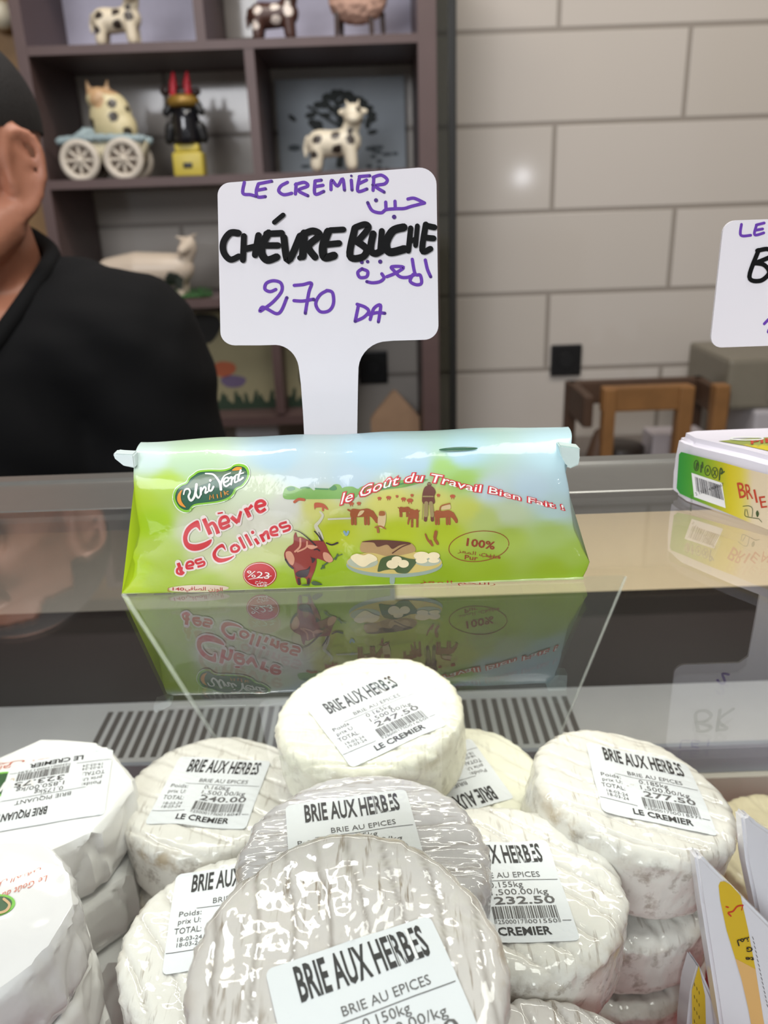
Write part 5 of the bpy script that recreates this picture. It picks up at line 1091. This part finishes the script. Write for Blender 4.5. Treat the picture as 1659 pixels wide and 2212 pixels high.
decal('logo_lettering', stroke(KL([(-40, 440), (0, 470), (60, 400), (110, 480), (150, 470)]), 5)+upside('Vert', 76, 1688, 10, 1701, 14, .2, .02), onp(o15, bv15, .0006), mat('white print', C(232, 230, 228), .4), o15, 12, True)
decal('logo_lettering', upside('Milk', 66, 1680, 22, 1686, 6, .1, .01), onp(o15, bv15, .0006), ORG, o15, 12, True)
a = PZ(104, 1744, pp.z)-o15.location; b = PZ(-60, 1772, pp.z)-o15.location; ang = math.atan2(b.y-a.y, b.x-a.x); ca, sa = math.cos(ang), math.sin(ang)
put_sticker(o15, me15, (a.x-(.15*ca-1.28*sa)*.01, a.y-(.15*sa+1.28*ca)*.01), ang, SA('0.175kg', '323.75', '19-03-24', '2500019001759', 'BRIE PIQUANT', 'BRIE PIQUANT', '1,850.00/kg', (.15, 2.25), .5)[:2]+([],))
parcel('brie_parcel', 'plain white paper brie parcel under the octagonal parcel with the green logo', pp.x+.002, pp.y-.002, pp.z-.032, .046, .030, 6, 25)
parcel('brie_parcel', 'lowest white paper brie parcel in the stack topped by the octagonal parcel', pp.x+.004, pp.y-.004, pp.z-.063, .048, DECK*-1+pp.z-.063, 8, 5)
p18 = PD(-98, 1992, .292)
o18, me18, bv18 = parcel('brie_parcel', 'round film-wrapped white paper brie parcel with red slogan, in front of the octagonal parcel', p18.x, p18.y, p18.z, .0435, .031, 9, 8, 12, 1., True)
decal('slogan_print', upside('Le Go\u00fbt du Travail', 104, 1895, -60, 1960, 13)+upside(ar('\ufe8d\ufedf\ufeca\ufee4\ufede \ufe8d\ufedf\ufee4\ufe98\ufed8\ufee6'), 90, 1881, -40, 1925, 9), onp(o18, bv18, .0003), REDP, o18, 12, True)
decal('logo_shield', ellipse(-12, 1962, 47, 24, -.2), onp(o18, bv18, .0003), GRN, o18, 12, True); decal('logo_shield', ellipse(-14, 1962, 42, 19, -.2), onp(o18, bv18, .00045), DGR, o18, 12, True)
decal('logo_mark', stroke([(10, 1948), (22, 1960), (14, 1974), (-6, 1980)], 6), onp(o18, bv18, .0006), ORG, o18, 12, True)
parcel('brie_parcel', 'white paper brie parcel under the round parcel with the red slogan', p18.x+.0015, p18.y+.001, p18.z-.0325, .0435, .031, 10, 20, 10)
parcel('brie_parcel', 'lowest white paper brie parcel beneath the round parcel with the red slogan', p18.x+.001, p18.y, p18.z-.0645, .044, DECK*-1+p18.z-.0645, 12, 14, 10)

# ------------------------------------------------------------------ cream wheel and paper wedges at the other end
pc = PZ(1705, 1800, -.150)
wheel_at('cream rind cheese wheel behind the white and yellow wedge packs', .196, .312, -.182, .040, .026, 41, brie_mat('cream rind', C(240, 230, 196), .1, .15, .2, .1, .4, .3))
wheel_at('lowest cream rind cheese wheel below the one behind the wedge packs', .196, .312, -.209, .041, DECK*-1-.209, 42, MATS.get('x') or brie_mat('cream rind lower', C(236, 224, 190), .1, .15, .2, .1, .4, .3))
WP = mat('white wedge wrapper', C(222, 220, 228), .35, coat=.8, var=.02, bump=.2, bs=90, bd=.001)
YEL = mat('golden yellow print', C(214, 178, 30), .35, coat=.6, var=.05); YEL2 = mat('apricot print', C(222, 176, 110), .35, coat=.6, var=.05)
def wedge(label, name, tip, fr, d, thick, edge, prints):
    """cheese wedge pack standing on its broad end: traced front face at its own depth, real thickness behind it"""
    pts = [PD(x, y, d+dd) for x, y, dd in fr]
    nrm = (pts[1]-pts[0]).cross(pts[2]-pts[0]).normalized()
    if nrm.y > 0: nrm = -nrm
    o0 = pts[0].copy(); pts = [p-nrm*(p-o0).dot(nrm) for p in pts]
    bm = bmesh.new(); a = [bm.verts.new(p) for p in pts]; b = [bm.verts.new(p-nrm*thick+edge*(1 if i == 0 else .4)) for i, p in enumerate(pts)]; n = len(a)
    bm.faces.new(a); bm.faces.new(b[::-1])
    for i in range(n): bm.faces.new((a[i], a[(i+1) % n], b[(i+1) % n], b[i]))
    bmesh.ops.recalc_face_normals(bm, faces=bm.faces); bmesh.ops.bevel(bm, geom=bm.edges[:], offset=.0012, segments=3, affect='EDGES')
    base = sum(pts[2:4], Vector())/2
    o = tag(obj(name, bm, WP, None, base, True, 40), label, 'cheese', 'wedge packs in white and yellow film')
    for k, (nm, m, pcs) in enumerate(prints): decal(nm, pcs, lambda x, y: PP(x, y, o0+nrm*(.00025+.00012*k), nrm), m, o)
    return o
KW = A2(4.32, 1440, 1700)
fa = KW([(262, 640), (330, 640), (420, 740), (690, 1010), (1100, 1420), (1400, 2700), (600, 2900), (470, 2000), (330, 1100)])
INK = mat('wedge black ink', C(40, 34, 26), .5)
wedge('nearer white wedge pack with golden yellow stripe, sharp top and red script', 'wedge_pack', None, [(*p, .0) for p in fa], .300, .009, Vector((.001, .0, .0)),
      [('yellow_stripe', YEL, poly(KW([(485, 920), (500, 885), (540, 880), (600, 915), (690, 1015), (760, 1330), (830, 1700), (640, 1600), (560, 1340), (500, 1060)]))),
       ('apricot_stripe', YEL2, poly(KW([(640, 1600), (830, 1700), (900, 2150), (1000, 2700), (880, 2700), (760, 2060), (700, 1800)]))),
       ('red_script', mat('red script ink', C(196, 52, 34), .5), stroke(KW([(600, 1205), (575, 1175), (620, 1160), (660, 1115), (712, 1105)]), 3.2)+stroke(KW([(556, 1118), (576, 1124)]), 3)+stroke(KW([(700, 1150), (710, 1115)]), 2)),
       ('black_lettering', INK, put('te', *KW([(820, 1590)])[0], KW([(735, 0)])[0][0], -8, .0, offset=.03, down=True)+put('G', *KW([(805, 1495)])[0], KW([(745, 0)])[0][0], -10, .0, offset=.03, down=True)+put(ar('\ufedf\ufee4\ufee8'), *KW([(770, 1400)])[0], KW([(650, 0)])[0][0], -13, .25, offset=.02, down=True)
        +[p for k in range(16) for p in stroke(KW([(800+k*9, 1400+k*42), (812+k*9, 1425+k*42)]), 1.1, smooth=False)])])
fb = KW([(700, 270), (770, 260), (820, 320), (1000, 440), (1500, 800), (1500, 2700), (1000, 2700), (850, 1200), (745, 700)])
wedge('tall white wedge pack rising behind the nearer yellow-striped wedge', 'wedge_pack', None, [(*p, .0) for p in fb], .318, .009, Vector((.001, .0, .0)),
      [('apricot_stripe', YEL2, poly(KW([(835, 1130), (860, 1180), (930, 1500), (1040, 2100), (1040, 2500), (880, 2000), (800, 1400), (795, 1250)])))])
tri = KW([(470, 2050), (300, 1650), (230, 1900), (190, 2300), (200, 2700), (560, 2700)])
wedge('low wedge pack with yellow side lying against the nearer wedge', 'wedge_pack', None, [(*p, 0) for p in [tri[1], tri[0], tri[5], tri[4], tri[3], tri[2]]], .312, .012, Vector((0, 0, 0)),
      [('yellow_stripe', YEL, poly(KW([(300, 1665), (360, 1950), (372, 2400), (240, 2400), (235, 1900)]))), ('fine_lettering', INK, [p for k in range(14) for p in stroke(KW([(258+k % 3*22, 1830+k*38), (262+k % 3*22, 1858+k*38)]), 1.2, smooth=False)])])
